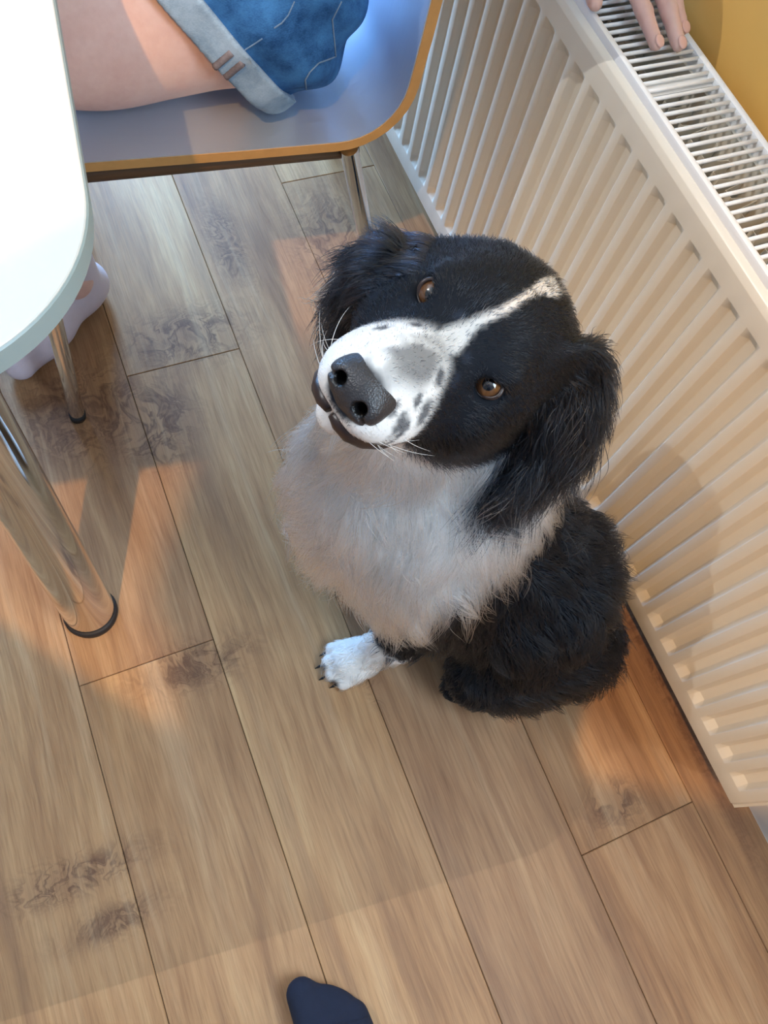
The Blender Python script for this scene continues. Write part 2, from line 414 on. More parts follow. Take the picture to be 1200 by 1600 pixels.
# ------------------------------------------------------------------ the room
def structure(name, mb, mat, **k):
    o = mb.build(name, mat, smooth=False, **k); o['kind'] = 'structure'; return o
R_ = ROOM
floor = structure('floor', MB().box((R_['x0'], R_['y0'], -0.06), (R_['x1'], R_['y1'], -0.0025)), M['subfloor'])
PW, PL, X0 = 0.18455, 1.22, 0.2034
def plank_mesh(wd, ln):
    g, bv, th = 0.0004, 0.0009, 0.008
    hx, hy = wd/2-g, ln/2-g
    V = []
    for (ix, iy, z) in ((hx, hy, -th), (hx, hy, -bv), (hx-bv, hy-bv, 0.0)):
        V += [(-ix, -iy, z), (ix, -iy, z), (ix, iy, z), (-ix, iy, z)]
    Fc = [(8, 9, 10, 11), (3, 2, 1, 0)]
    for L in (0, 4):
        for k in range(4): Fc.append((L+k, L+(k+1) % 4, L+4+(k+1) % 4, L+4+k))
    me = bpy.data.meshes.new('plank'); me.from_pydata(V, [], Fc); me.update(); me.materials.append(M['wood']); return me
joint_of = {0: 0.60-0.28, -1: 0.720, -2: 0.271, -3: 0.985, 1: -0.18, 2: 0.33}
cache = {}
for ci in range(-12, 3):
    xa = X0+ci*PW; xb = min(xa+PW, R_['x1']); xa = max(xa, R_['x0'])
    if xb-xa < 0.01: continue
    j = joint_of.get(ci, (ci*0.437) % 1.22)
    y = j-PL*4
    while y < R_['y1']:
        a, b = max(y, R_['y0']), min(y+PL, R_['y1'])
        if b-a > 0.02:
            key = (round(xb-xa, 4), round(b-a, 4))
            if key not in cache: cache[key] = plank_mesh(*key)
            p = new_obj('plank', cache[key], floor); p.location = ((xa+xb)/2, (a+b)/2, 0)
        y += PL
W = 0.12
WY0, WY1, WZ0, WZ1 = -1.3, -0.2, 1.10, 2.14
_m = MB(); _x0, _x1 = R_['x1'], R_['x1']+W
_m.box((_x0, R_['y0']-W, 0), (_x1, WY0, R_['z1'])).box((_x0, WY1, 0), (_x1, R_['y1']+W, R_['z1'])).box((_x0, WY0, 0), (_x1, WY1, WZ0)).box((_x0, WY0, WZ1), (_x1, WY1, R_['z1']))
structure('wall_right', _m, M['wall_yellow'])
structure('wall_left', MB().box((R_['x0']-W, R_['y0']-W, 0), (R_['x0'], R_['y1']+W, R_['z1'])), M['wall_grey'])
def wall_with_window(name, y0, y1, xa, xb, za, zb):
    m = MB(); x0, x1 = R_['x0'], R_['x1']
    m.box((x0, y0, 0), (xa, y1, R_['z1'])).box((xb, y0, 0), (x1, y1, R_['z1'])).box((xa, y0, 0), (xb, y1, za)).box((xa, y0, zb), (xb, y1, R_['z1']))
    return structure(name, m, M['wall_grey'])
wall_with_window('wall_front', R_['y1'], R_['y1']+W, -0.49, 0.61, 0.24, 1.56)
structure('wall_back', MB().box((R_['x0'], R_['y0']-W, 0), (R_['x1'], R_['y0'], R_['z1'])), M['wall_grey'])
structure('ceiling', MB().box((R_['x0']-W, R_['y0']-W, R_['z1']), (R_['x1']+W, R_['y1']+W, R_['z1']+0.1)), M['ceiling'])
def window(n, P, half_w, z0, z1, along):
    """frame in an opening centred at P (x, y); along = unit vector of its width"""
    al = np.asarray(along, float); ac = np.array([-al[1], al[0]]); fw = 0.05
    def bx(m, a, b, za, zb, th=0.03):
        V = [(P[0]+al[0]*q+ac[0]*r, P[1]+al[1]*q+ac[1]*r, z) for z in (za, zb) for q, r in ((a, -th), (b, -th), (b, th), (a, th))]
        m.add(V, [(0, 3, 2, 1), (4, 5, 6, 7), (0, 1, 5, 4), (1, 2, 6, 5), (2, 3, 7, 6), (3, 0, 4, 7)])
    m = MB(); h = half_w
    bx(m, -h, -h+fw, z0, z1); bx(m, h-fw, h, z0, z1); bx(m, -h+fw, h-fw, z0, z0+fw); bx(m, -h+fw, h-fw, z1-fw, z1); bx(m, -0.025, 0.025, z0+fw, z1-fw)
    wf = structure(f'window_{n}', m, M['gloss'])
    for a, b in ((-h+fw, -0.025), (0.025, h-fw)):
        m = MB(); bx(m, a, b, z0+fw, z1-fw, 0.003); m.build('pane', M['glass'], wf, smooth=False)
window(1, (0.06, R_['y1']+0.08), 0.55, 0.24, 1.56, (1, 0))
window(2, (R_['x1']+0.075, (WY0+WY1)/2), (WY1-WY0)/2, WZ0, WZ1, (0, 1))
m = MB(); ya, yb = R_['y0'], R_['y1']; xs = R_['x1']-0.016
prof = [(0, 0), (0, 0.085), (0.004, 0.094), (0.010, 0.098), (0.016, 0.100), (0.016, 0)]
V = [(xs+a, yy, b) for yy in (ya, yb) for a, b in prof]; n = len(prof)
Fc = [tuple(range(n)), tuple(range(2*n-1, n-1, -1))]+[(i, (i+1) % n, n+(i+1) % n, n+i) for i in range(n)]
sk = structure('baseboard_right', m.add(V, Fc), M['gloss']); autosmooth(sk)

# ------------------------------------------------------------------ radiator
RX, RZ0, RZ1, RY0 = 0.542, 0.146, 0.5965, -0.178
PIT = 0.034754; YT = 0.6603; NCH = 47
rad = empty('radiator', (0.595, 0.6, 0.0))
tag(rad, 'long cream white double panel radiator with vertical grooves on the yellow wall', 'radiator')
k_first = -20; k_last = 24                      # channel i has its far top corner at YT - i*PIT
ys = []; lev = []
for i in range(k_last, k_first-1, -1):
    far = YT-i*PIT; near = far-0.0243
    if near < RY0+0.008: continue
    ys += [near, near+0.0058, far-0.0062, far]; lev += [0, 1, 1, 0]
RY1 = ys[-1]+0.016
ys = [RY0, RY0+0.003]+ys+[RY1-0.003, RY1]; lev = [0, 0]+lev+[0, 0]
zs = [RZ0, RZ0+0.003, 0.1785, 0.1915, 0.36, 0.5525, 0.5655, RZ1-0.010, RZ1-0.004, RZ1]
zl = [0, 0, 0, 1, 1, 1, 0, 0, 0, 0]
edge = [0.004, 0, 0, 0, 0, 0, 0, 0, 0.0025, 0.008]
V = []; Fc = []
for b, (z, zz) in enumerate(zip(zs, zl)):
    for a, (y, yl) in enumerate(zip(ys, lev)):
        ex = 0.003 if a in (0, len(ys)-1) else 0
        V.append((RX+0.0085*zz*yl+edge[b]+ex, y, z))
ny = len(ys)
for b in range(len(zs)-1):
    for a in range(ny-1): Fc.append((b*ny+a+1, b*ny+a, (b+1)*ny+a, (b+1)*ny+a+1))
o = mk('front_panel', V, Fc, M['enamel'], rad, smooth=True)
sm = o.modifiers.new('thickness', 'SOLIDIFY'); sm.thickness = 0.0016; sm.offset = 1
bv = o.modifiers.new('soft_press', 'BEVEL'); bv.width = 0.0014; bv.segments = 2; bv.limit_method = 'ANGLE'; bv.angle_limit = math.radians(12)
autosmooth(o, 60)
# rear panel, convector fins
MB().box((0.632, RY0, RZ0), (0.644, RY1, 0.590)).build('rear_panel', M['enamel'], rad, smooth=False)
def zigzag(x_in, x_out, ya, yb, pitch, z0, z1):
    m = MB(); V = []; Fc = []; y = ya; i = 0
    while y < yb:
        for dy, xx in ((0, x_in), (pitch*0.12, x_out), (pitch*0.38, x_out), (pitch*0.5, x_in)):
            V += [(xx, y+dy, z0), (xx, y+dy, z1)]
        y += pitch*0.62
    for k in range(len(V)//2-1): Fc.append((2*k, 2*k+2, 2*k+3, 2*k+1))
    return m.add(V, Fc)
for nm, xi, xo in (('convector_fin_strip', 0.6315, 0.606), ('convector_fin_strip', 0.5535, 0.578)):
    f_ = zigzag(xi, xo, RY0+0.03, RY1-0.03, 0.040, 0.185, 0.570).build(nm, M['enamel'], rad, smooth=False)
    s_ = f_.modifiers.new('thickness', 'SOLIDIFY'); s_.thickness = 0.0008
# top grille: frame rails and slats
gz0, gz1 = 0.588, 0.6055
gr = MB()
def rail(xa, xb, z0, z1, rr=0.003):
    prof = [(xa, z0), (xa, z1-rr), (xa+rr*0.3, z1-rr*0.3), (xa+rr, z1), (xb-rr, z1), (xb-rr*0.3, z1-rr*0.3), (xb, z1-rr), (xb, z0)]
    V = [(a, y, b) for y in (RY0+0.002, RY1-0.002) for a, b in prof]; n = len(prof)
    return V, [tuple(range(n)), tuple(range(2*n-1, n-1, -1))]+[(i, (i+1) % n, n+(i+1) % n, n+i) for i in range(n)]
m = MB().add(*rail(0.5495, 0.5575, gz0, gz1)); autosmooth(m.build('grille_front_rail', M['grille'], rad))
m = MB().add(*rail(0.6355, 0.6445, gz0, gz1)); autosmooth(m.build('grille_back_rail', M['grille'], rad))
MB().box((0.5575, -0.002, -0.0015), (0.6355, 0.002, 0.0015))
sl = MB().tube([(0.556, 0, 0), (0.580, 0, 0), (0.612, 0, 0), (0.637, 0, 0)], 0.00205, 8).build('slat', M['grille'], rad, local=True)
sl_mesh = sl.data
NS = int((RY1-RY0-0.01)/0.0104)
for k in range(NS):
    s_ = sl if k == 0 else new_obj('slat', sl_mesh, rad)
    s_.location = (-0.595, 0.287-44*0.0104+k*0.0104-0.6, gz1-0.0032)
    if s_.location.y+0.6 > RY1-0.006:
        bpy.data.objects.remove(s_); break
# two wider cross straps holding the grille
for yy in (0.5000, 1.14):
    MB().box((0.556, yy-0.009, gz1-0.0085), (0.637, yy+0.009, gz1-0.006)).build('grille_strap', M['grille'], rad, smooth=False)
# end plates
for yy, s in ((RY0, -1), (RY1, 1)):
    m = MB().box((0.547, min(yy, yy+s*0.0018), 0.152), (0.643, max(yy, yy+s*0.0018), 0.596))
    m.box((0.5435, yy-0.002, 0.146), (0.548, yy+s*0.008 if s > 0 else yy-0.008, 0.1505)) if False else None
    autosmooth(m.build('end_plate', M['enamel'], rad, smooth=False))
# returned bottom flange and lower tapping
MB().box((RX+0.002, RY0-0.0045, RZ0-0.001), (RX+0.012, RY0+0.001, RZ1-0.004)).build('end_flange', M['enamel'], rad, smooth=False)
autosmooth(MB().tube([(0.595, RY0-0.012, 0.175), (0.595, RY0+0.02, 0.175)], 0.017, 20).build('tapping_boss', M['enamel'], rad))
MB().tube([(0.595, RY0-0.0125, 0.175), (0.595, RY0-0.011, 0.175)], 0.010, 16).build('bore_shade', M['rubber'], rad, smooth=False)  # flat black disc, painted shade of the open hole in the boss
for yy in (0.05, 1.15):
    MB().box((0.640, yy-0.02, 0.20), (R_['x1'], yy+0.02, 0.55)).build('wall_bracket', M['fin'], rad, smooth=False)
# pipe to the floor at the far end
MB().tube([(0.595, RY1+0.004, 0.175), (0.595, RY1+0.03, 0.175), (0.595, RY1+0.042, 0.165), (0.595, RY1+0.045, 0.145), (0.595, RY1+0.045, 0.0)], 0.0085, 14).build('pipe', M['gloss'], rad)
autosmooth(MB().tube([(0.595, RY1+0.045, 0.12), (0.595, RY1+0.045, 0.20)], 0.016, 18).build('valve', M['brass'], rad))

# ------------------------------------------------------------------ table
TH = math.radians(7.0); tn = np.array([math.cos(TH), -math.sin(TH)]); tm = np.array([-math.sin(TH), -math.cos(TH)])
def tab(a, b): return a*tn+b*tm                     # a along right-normal, b along front-normal
TA, TB, TRD, TZ, TT = -0.0268, -0.2428, 0.12, 0.74, 0.019
TD, TL = 0.72, 1.25
tabc = tab(TA-TD/2, TB-TL/2)
table = empty('dining_table', (tabc[0], tabc[1], 0))
tag(table, 'white topped dining table with rounded corner and chrome legs', 'table')
def round_rect(rr, ins=0.0, n=20):
    P = []
    for (ca, cb, a0) in ((TA-rr, TB-rr, 0), (TA-TD+rr, TB-rr, 90), (TA-TD+rr, TB-TL+rr, 180), (TA-rr, TB-TL+rr, 270)):
        for k in range(n+1):
            th = math.radians(a0+90*k/n); P.append(tab(ca+(rr-ins)*math.cos(th), cb+(rr-ins)*math.sin(th)))
    return P
def slab(layers, mat, name):
    V = []; n = None
    for ins, z in layers:
        P = round_rect(TRD, ins); n = len(P); V += [(p[0], p[1], z) for p in P]
    Fc = [tuple(range(n))]+[tuple(range((len(layers)-1)*n, len(layers)*n))[::-1]]
    for L in range(len(layers)-1):
        for k in range(n): Fc.append((L*n+k, (L+1)*n+k, (L+1)*n+(k+1) % n, L*n+(k+1) % n))
    return autosmooth(mk(name, V, Fc, mat, table), 30)
slab([(0.0015, TZ-TT), (0.0, TZ-TT+0.0015), (0.0, TZ-0.0022), (0.0012, TZ-0.0012)], M['table_edge'], 'edge_band')
slab([(0.0011, TZ-0.0014), (0.0011, TZ-0.0006), (0.0019, TZ)], M['table_top'], 'table_top')
legc = A3(-0.126, 0.363, 0.0)
def table_leg(base, top):
    base, top = np.asarray(base, float), np.asarray(top, float); d = (top-base)/np.linalg.norm(top-base)
    lg = MB().tube([base+d*0.006, base+d*0.012, base+d*0.5, top], [0.0335, 0.0338, 0.0300, 0.0275], 40).build('leg', M['chrome'], table)
    autosmooth(lg, 40)
    MB().tube([base, base+A3(0, 0, 0.003), base+d*0.008, base+d*0.0105], [0.0350, 0.0362, 0.0362, 0.0340], 40).build('foot_ring', M['rubber'], lg)
splay = 0.148*0.72
c00 = legc; t00 = legc+A3(0.0, splay, TZ-TT)
table_leg(c00, t00)
ctr = A3(tabc[0], tabc[1], 0)
for sa, sb in ((1, -1), (-1, 1), (-1, -1)):
    rel = c00-ctr; a_, b_ = rel[:2].dot(tn), rel[:2].dot(tm)
    q = tab(a_*(1 if sa > 0 else -1), b_*(1 if sb > 0 else -1)); p = A3(ctr[0]+q[0], ctr[1]+q[1], 0)
    table_leg(p, p+A3(0, splay if sb > 0 else -splay, TZ-TT))
# ------------------------------------------------------------------ chair
CH = math.radians(-7.0)
chair = empty('chair', (0.36, 0.65, 0.0), CH)      # local +x to the backrest, +y across the seat
tag(chair, 'steel faced plywood chair with chrome legs beside the radiator', 'chair')
CW = 0.47
prof = [(-0.382, 0.432), (-0.372, 0.440), (-0.340, 0.449), (-0.28, 0.4505), (-0.16, 0.4495), (-0.05, 0.4500)]
for k in range(1, 9):
    th = math.radians(k*86/8); prof.append((-0.05+0.072*math.sin(th), 0.450+0.072*(1-math.cos(th))))
prof += [(0.0265, 0.57), (0.034, 0.66), (0.046, 0.76), (0.052, 0.80), (0.055, 0.825)]
def shell(off, ins):
    """rows of points across the shell, offset by off below the sitting face"""
    P = np.array(prof); T = np.gradient(P, axis=0); T /= np.linalg.norm(T, axis=1, keepdims=True); Nn = np.stack([-T[:, 1], T[:, 0]], 1)
    Q = P-Nn*off; s = np.concatenate([[0], np.cumsum(np.linalg.norm(np.diff(P, axis=0), axis=1))]); L = s[-1]
    rows = []; nw = 14
    for i in range(len(Q)):
        e = 0.0
        for d_, rr in ((s[i], 0.06), (L-s[i], 0.08)):
            if d_ < rr: e = max(e, rr-math.sqrt(max(rr*rr-(rr-d_)**2, 0)))
        e = min(e, 0.06) + 0.02*max(0, (Q[i][1]-0.55)/0.27)
        a, b = e+ins, CW-e-ins
        rows.append([(Q[i][0], a+(b-a)*k/nw, Q[i][1]-0.006*math.sin(math.pi*k/nw)*(1 if i < 6 else 0)) for k in range(nw+1)])
    return rows
def shell_mesh(r_top, r_bot, name, mat):
    V = []; nr = len(r_top); nc = len(r_top[0])
    for r in r_top: V += r
    for r in r_bot: V += r
    Fc = []; o2 = nr*nc
    for i in range(nr-1):
        for k in range(nc-1):
            a = i*nc+k; Fc.append((a, a+nc, a+nc+1, a+1)); Fc.append((o2+a, o2+a+1, o2+a+nc+1, o2+a+nc))
    for i in range(nr-1):
        a = i*nc; Fc.append((a, o2+a, o2+a+nc, a+nc)); b = i*nc+nc-1; Fc.append((b, b+nc, o2+b+nc, o2+b))
    for k in range(nc-1):
        Fc.append((k, k+1, o2+k+1, o2+k)); a = (nr-1)*nc+k; Fc.append((a, o2+a, o2+a+1, a+1))
    return autosmooth(mk(name, V, Fc, mat, chair, local=True), 40)
shell_mesh(shell(0.0012, 0.0), shell(0.0125, 0.0), 'plywood_shell', M['ply'])
shell_mesh(shell(0.0, 0.0008), shell(0.0012, 0.0008), 'steel_face', M['steel'])
ci_, si_ = math.cos(-CH), math.sin(-CH)
def wl(p):                                         # world to chair-local
    d = np.asarray(p, float)-A3(0.36, 0.65, 0); return A3(d[0]*ci_-d[1]*si_, d[0]*si_+d[1]*ci_, d[2])
for side in (0, 1):
    yy = 0.018 if side == 0 else CW-0.018
    MB().tube([(-0.37, yy, 0.420), (-0.02, yy, 0.424)], 0.0105, 14).build('side_rail', M['dark_frame'], chair, local=True)
for xx in (-0.33, -0.07):
    MB().tube([(xx, 0.018, 0.422), (xx, CW-0.018, 0.422)], 0.009, 12).build('cross_rail', M['dark_frame'], chair, local=True)
def chair_leg(top, foot):
    top, foot = np.asarray(top, float), np.asarray(foot, float)
    d = (foot-top)/np.linalg.norm(foot-top); inn = A3(0, 0, 0)
    pts = [top-d*0.010, top, top+d*0.02, top+d*0.045, foot-d*0.02, foot-d*0.004]
    autosmooth(MB().tube(pts, [0.011]*6, 20).build('leg', M['chrome'], chair, local=True), 50)
    lg = chair.children[-1]
    MB().tube([foot-d*0.012, foot+A3(0, 0, 0.0)], [0.0122, 0.0118], 20).build('foot_cap', M['rubber'], lg, local=True)
fl = wl((-0.0685, 0.671, 0.0)); ft = wl((-0.032, 0.682, 0.425))
rl = wl((0.452, 0.700, 0.0)); rt = wl((0.330, 0.662, 0.425))
chair_leg(ft, fl); chair_leg(rt, rl)
for a, b in ((ft, fl), (rt, rl)):
    chair_leg(A3(a[0], CW-a[1], a[2]), A3(b[0], CW+0.015, b[2]))

# ------------------------------------------------------------------ seated person
def nrm(v): v = np.asarray(v, float); return v/np.linalg.norm(v)
pb = A3(0.28, 0.85, 0.0)
HIP_L, KNEE_L, ANK_L = A3(0.258, 0.777, 0.553), A3(-0.13, 0.832, 0.527), A3(-0.015, 0.868, 0.085)
HIP_R, KNEE_R, ANK_R = A3(0.258, 0.93, 0.553), A3(-0.13, 0.985, 0.527), A3(-0.02, 1.01, 0.085)
sf = Field((-0.22, 0.515, 0.0), (0.675, 1.2, 1.38), 0.0044)
for hp, kn, an in ((HIP_L, KNEE_L, ANK_L), (HIP_R, KNEE_R, ANK_R)):
    mid = hp*0.55+kn*0.45
    sf.cap(hp, mid, 0.090, 0.081, 0.03); sf.cap(mid, kn, 0.081, 0.058, 0.03)
    sf.ell(hp*0.6+kn*0.4+A3(0, -0.004, -0.012), (0.15, 0.082, 0.073), k=0.04)
    cf = kn*0.7+an*0.3+A3(0.012, 0, 0)
    sf.cap(kn, cf, 0.054, 0.052, 0.03); sf.cap(cf, an, 0.052, 0.034, 0.03); sf.cap(an, an+A3(0, 0, -0.04), 0.034, 0.032, 0.02)
sf.ell((0.262, 0.85, 0.578), (0.092, 0.160, 0.108), k=0.05)
sf.cap((0.258, 0.85, 0.62), (0.250, 0.85, 0.80), 0.102, 0.098, 0.05)
sf.ell((0.250, 0.85, 0.86), (0.092, 0.150, 0.13), k=0.06)
sf.cap((0.262, 0.72, 0.955), (0.262, 0.98, 0.955), 0.052, 0.052, 0.05)
sf.cap((0.258, 0.85, 0.96), (0.245, 0.85, 1.06), 0.050, 0.045, 0.03)
sf.ell((0.225, 0.85, 1.165), (0.085, 0.070, 0.105), k=0.02)
sf.ell((0.19, 0.85, 1.115), (0.050, 0.050, 0.045), k=0.03)
sf.cap((0.145, 0.85, 1.165), (0.128, 0.85, 1.140), 0.010, 0.014, 0.015)
for s in (-1, 1):
    sf.ell((0.235, 0.85+s*0.070, 1.155), (0.020, 0.009, 0.030), k=0.008)
    sf.ell((0.150, 0.85+s*0.028, 1.175), (0.012, 0.014, 0.009), k=0.010, op='sub')
sf.cap((0.143, 0.832, 1.112), (0.143, 0.868, 1.112), 0.004, 0.004, 0.006, op='sub')
SH_L, EL_L, WR_L = A3(0.26, 0.695, 0.945), A3(0.47, 0.80, 0.905), A3(0.600, 0.752, 0.652)
sf.cap(SH_L, EL_L, 0.043, 0.034, 0.03); sf.cap(EL_L, WR_L, 0.034, 0.022, 0.02)
SH_R, EL_R, WR_R = A3(0.26, 1.005, 0.945), A3(0.16, 1.07, 0.80), A3(-0.02, 1.0, 0.765)
sf.cap(SH_R, EL_R, 0.043, 0.034, 0.03); sf.cap(EL_R, WR_R, 0.034, 0.022, 0.02)
# left hand lying on the grille: palm, four fingers, thumb
sf.ell((0.606, 0.700, 0.640), (0.034, 0.042, 0.013), k=0.012)
FING = [((0.584, 0.660, 0.640), (0.585, 0.612, 0.634), (0.5865, 0.574, 0.624), (0.588, 0.5420, 0.6134), 0.0088),
        ((0.606, 0.656, 0.642), (0.609, 0.605, 0.638), (0.6105, 0.567, 0.627), (0.6115, 0.5360, 0.6134), 0.0090),
        ((0.626, 0.660, 0.640), (0.6275, 0.616, 0.634), (0.628, 0.582, 0.624), (0.6285, 0.5560, 0.6130), 0.0084),
        ((0.641, 0.672, 0.636), (0.643, 0.640, 0.630), (0.6435, 0.615, 0.622), (0.644, 0.5960, 0.6125), 0.0074)]
for a, b, c, d, r in FING:
    sf.cap(a, b, r*1.05, r*1.02, 0.007); sf.cap(b, c, r*1.02, r*0.93, 0.004); sf.cap(c, d, r*0.93, r*0.80, 0.004)
TH_ = [(0.584, 0.700, 0.640), (0.562, 0.664, 0.632), (0.5535, 0.632, 0.622), (0.5515, 0.6060, 0.6145)]
sf.cap(TH_[0], TH_[1], 0.012, 0.0105, 0.012); sf.cap(TH_[1], TH_[2], 0.0105, 0.009, 0.004); sf.cap(TH_[2], TH_[3], 0.009, 0.0078, 0.004)
# right hand resting on the table
sf.ell((-0.075, 0.985, 0.762), (0.045, 0.034, 0.013), k=0.012)
for i, dy in enumerate((-0.026, -0.009, 0.009, 0.024)):
    sf.chain([(-0.105, 0.985+dy, 0.763), (-0.145, 0.982+dy*1.2, 0.764), (-0.18+abs(i-1.2)*0.006, 0.98+dy*1.3, 0.7505)], (0.0088, 0.008, 0.0072), 0.004)
sf.chain([(-0.06, 0.96, 0.762), (-0.09, 0.942, 0.756), (-0.115, 0.932, 0.7505)], (0.011, 0.009, 0.0078), 0.006)
sf.f = np.maximum(sf.f, np.where((np.meshgrid(*sf.ax, indexing='ij')[0] > -0.02) & (np.meshgrid(*sf.ax, indexing='ij')[2] > 0.40), 0.4535-np.meshgrid(*sf.ax, indexing='ij')[2], -1).astype(np.float32))
V, Q = sf.mesh()
sitter = mk('person', V, Q, M['skin'], base=pb)
tag(sitter, 'person in denim shorts sitting on the steel faced chair, hand on radiator', 'person')
def disc(c, n, up, ra, rb, th, name, mat, parent):
    n = nrm(n); up = nrm(np.asarray(up)-n*np.dot(up, n)); sd = np.cross(up, n); V = []; Fc = []; k = 14
    for lv, (s_, h_) in enumerate(((1.0, -th), (1.0, 0.0), (0.75, th*0.6), (0.35, th))):
        for i in range(k):
            a = 2*math.pi*i/k; V.append(np.asarray(c)+up*ra*s_*math.cos(a)+sd*rb*s_*math.sin(a)+n*h_)
    for lv in range(3):
        for i in range(k): Fc.append((lv*k+i, lv*k+(i+1) % k, (lv+1)*k+(i+1) % k, (lv+1)*k+i))
    Fc.append(tuple(range(3*k, 4*k)))
    return mk(name, V, Fc, mat, parent)
for a, b, c, d, r in FING[:3]:
    c, d = np.asarray(c), np.asarray(d); ax = nrm(d-c); up = nrm(A3(0, -0.25, 1)-ax*np.dot(A3(0, -0.25, 1), ax))
    disc(d+up*r*0.74+ax*0.001, up+ax*0.15, ax, 0.0064, 0.0050, 0.0009, 'fingernail', M['nail'], sitter)
# denim shorts
HEM_P, HEM_N = A3(0.232, 0.67, 0.480), nrm((0.80, 0.10, 0.60))
def legsdf(fld, off):
    for hp, kn in ((HIP_L, KNEE_L), (HIP_R, KNEE_R)):
        mid = hp*0.55+kn*0.45
        fld.cap(hp, mid, 0.090+off, 0.083+off, 0.03); fld.cap(mid, kn, 0.083+off, 0.058+off, 0.03)
        fld.ell(hp*0.6+kn*0.4+A3(0, -0.004, -0.012), (0.15, 0.082+off, 0.073+off), k=0.04)
def wrinkle(X, Y, Z, amp=1.0):
    return amp*(0.0050*np.sin(48*X+66*Z+1.2*np.sin(14*Y+12*X))*np.clip((X-0.12)*6, 0, 1)+0.0016*np.sin(90*Z-50*X+3+1.0*np.sin(16*Y)))
sh = Field((0.06, 0.60, 0.44), (0.46, 1.12, 0.72), 0.0042)
legsdf(sh, 0.009)
sh.ell((0.262, 0.85, 0.582), (0.100, 0.166, 0.116), k=0.05)
sh.cap((0.258, 0.772, 0.555), (0.258, 0.94, 0.555), 0.092, 0.092, 0.04)
sh.f = np.maximum(sh.f, (np.meshgrid(*sh.ax, indexing='ij')[2]-0.70).astype(np.float32))
sh.apply(lambda X, Y, Z: wrinkle(X, Y, Z).astype(np.float32), (0.06, 0.6, 0.44), (0.46, 1.12, 0.72), 0, 'disp')
sh_full = sh.f.copy(); sh.f = np.maximum(sh.f, (0.4525-np.meshgrid(*sh.ax, indexing='ij')[2]).astype(np.float32)); sh.plane(HEM_P+HEM_N*0.004, HEM_N)
V, Q = sh.mesh(1)
shorts = mk('denim_shorts', V, Q, M['denim'], sitter)
tag(shorts, 'blue denim shorts with turned up hem')
# turned up cuffs, one for each leg
for sgn in (-1, 1):
    cf = Field((0.06, 0.60, 0.44), (0.46, 1.12, 0.72), 0.0042); cf.f = sh_full-0.0075
    cf.f = np.maximum(cf.f, ((np.meshgrid(*cf.ax, indexing='ij')[1]-0.8515)*(1 if sgn < 0 else -1)).astype(np.float32))
    cf.f = np.maximum(cf.f, (0.4545-np.meshgrid(*cf.ax, indexing='ij')[2]).astype(np.float32))
    cf.plane(HEM_P, HEM_N); cf.plane(HEM_P+HEM_N*0.033, -HEM_N)
    V, Q = cf.mesh(1)
    cu = mk('cuff', V, Q, M['cuff'], shorts)
    if sgn < 0: cuff_field = cf
def on_surface(fld, pxs, lift=0.0006):
    out = []
    for x, y in pxs:
        p = hit(fld, x, y)
        if p is not None: out.append(p+fld.normal(p[None])[0]*lift)
    return out
def densify(px, n=6):
    out = []
    for (a, b), (c, d) in zip(px[:-1], px[1:]):
        out += [(a+(c-a)*k/n, b+(d-b)*k/n) for k in range(n)]
    return out+[px[-1]]
for px in ([(533, 2), (519, 30), (522, 62), (524, 88), (512, 93), (498, 98), (484, 112), (477, 124), (480, 155)], [(460, 2), (450, 24), (440, 36), (428, 44)], [(410, 60), (398, 68), (385, 76), (375, 86)]):
    pts = on_surface(sh, densify(px))
    if len(pts) > 2: MB().tube(pts, 0.0008, 6).build('seam', M['seam'], shorts)
for px in ([(362, 82), (350, 92), (336, 104), (330, 110)], [(379, 98), (366, 108), (352, 120), (347, 127)]):
    pts = on_surface(cuff_field, densify(px), 0.0004)
    if len(pts) > 2: MB().tube(pts, 0.0036, 8).build('frayed_seam', M['frayed'], shorts)
# top, sock, hair
def cloth(name, fld, mat, parent, zmin=None, zmax=None):
    V, Q = fld.mesh(1); return mk(name, V, Q, mat, parent)
tp = Field((0.05, 0.6, 0.62), (0.56, 1.2, 1.06), 0.007)
tp.cap((0.256, 0.85, 0.66), (0.250, 0.85, 0.80), 0.112, 0.106, 0.05); tp.ell((0.258, 0.85, 0.67), (0.110, 0.172, 0.10), k=0.05); tp.ell((0.250, 0.85, 0.86), (0.100, 0.160, 0.14), k=0.06)
tp.cap((0.262, 0.72, 0.955), (0.262, 0.98, 0.955), 0.060, 0.060, 0.05)
for a, b in ((SH_L, EL_L), (SH_R, EL_R)): tp.cap(a, a*0.5+b*0.5, 0.054, 0.050, 0.03)
tp.f = np.maximum(tp.f, (0.645-np.meshgrid(*tp.ax, indexing='ij')[2]).astype(np.float32))
tp.f = np.maximum(tp.f, (np.meshgrid(*tp.ax, indexing='ij')[2]-1.015).astype(np.float32))
cloth('cotton_top', tp, M['shirt'], sitter)
for an, toe in ((ANK_L, A3(-0.125, 0.772, 0.0)), (ANK_R, A3(-0.14, 0.95, 0.0))):
    fo = Field((-0.24, 0.66, 0.0), (0.1, 1.12, 0.2), 0.005); d = nrm((toe-an)*A3(1, 1, 0))
    heel = A3(an[0], an[1], 0.034)-d*0.028
    fo.cap(an+A3(0, 0, 0.045), heel+A3(0, 0, 0.01)+d*0.02, 0.039, 0.038, 0.02); fo.cap(heel, heel+d*0.12+A3(0, 0, -0.004), 0.033, 0.031, 0.02); fo.cap(heel+d*0.10, heel+d*0.175+A3(0, 0, -0.012), 0.035, 0.023, 0.02)
    fo.f = np.maximum(fo.f, (0.0015-np.meshgrid(*fo.ax, indexing='ij')[2]).astype(np.float32))
    cloth('pale_sock', fo, M['sock_pale'], sitter)
hr = Field((0.1, 0.7, 1.0), (0.4, 1.0, 1.34), 0.006)
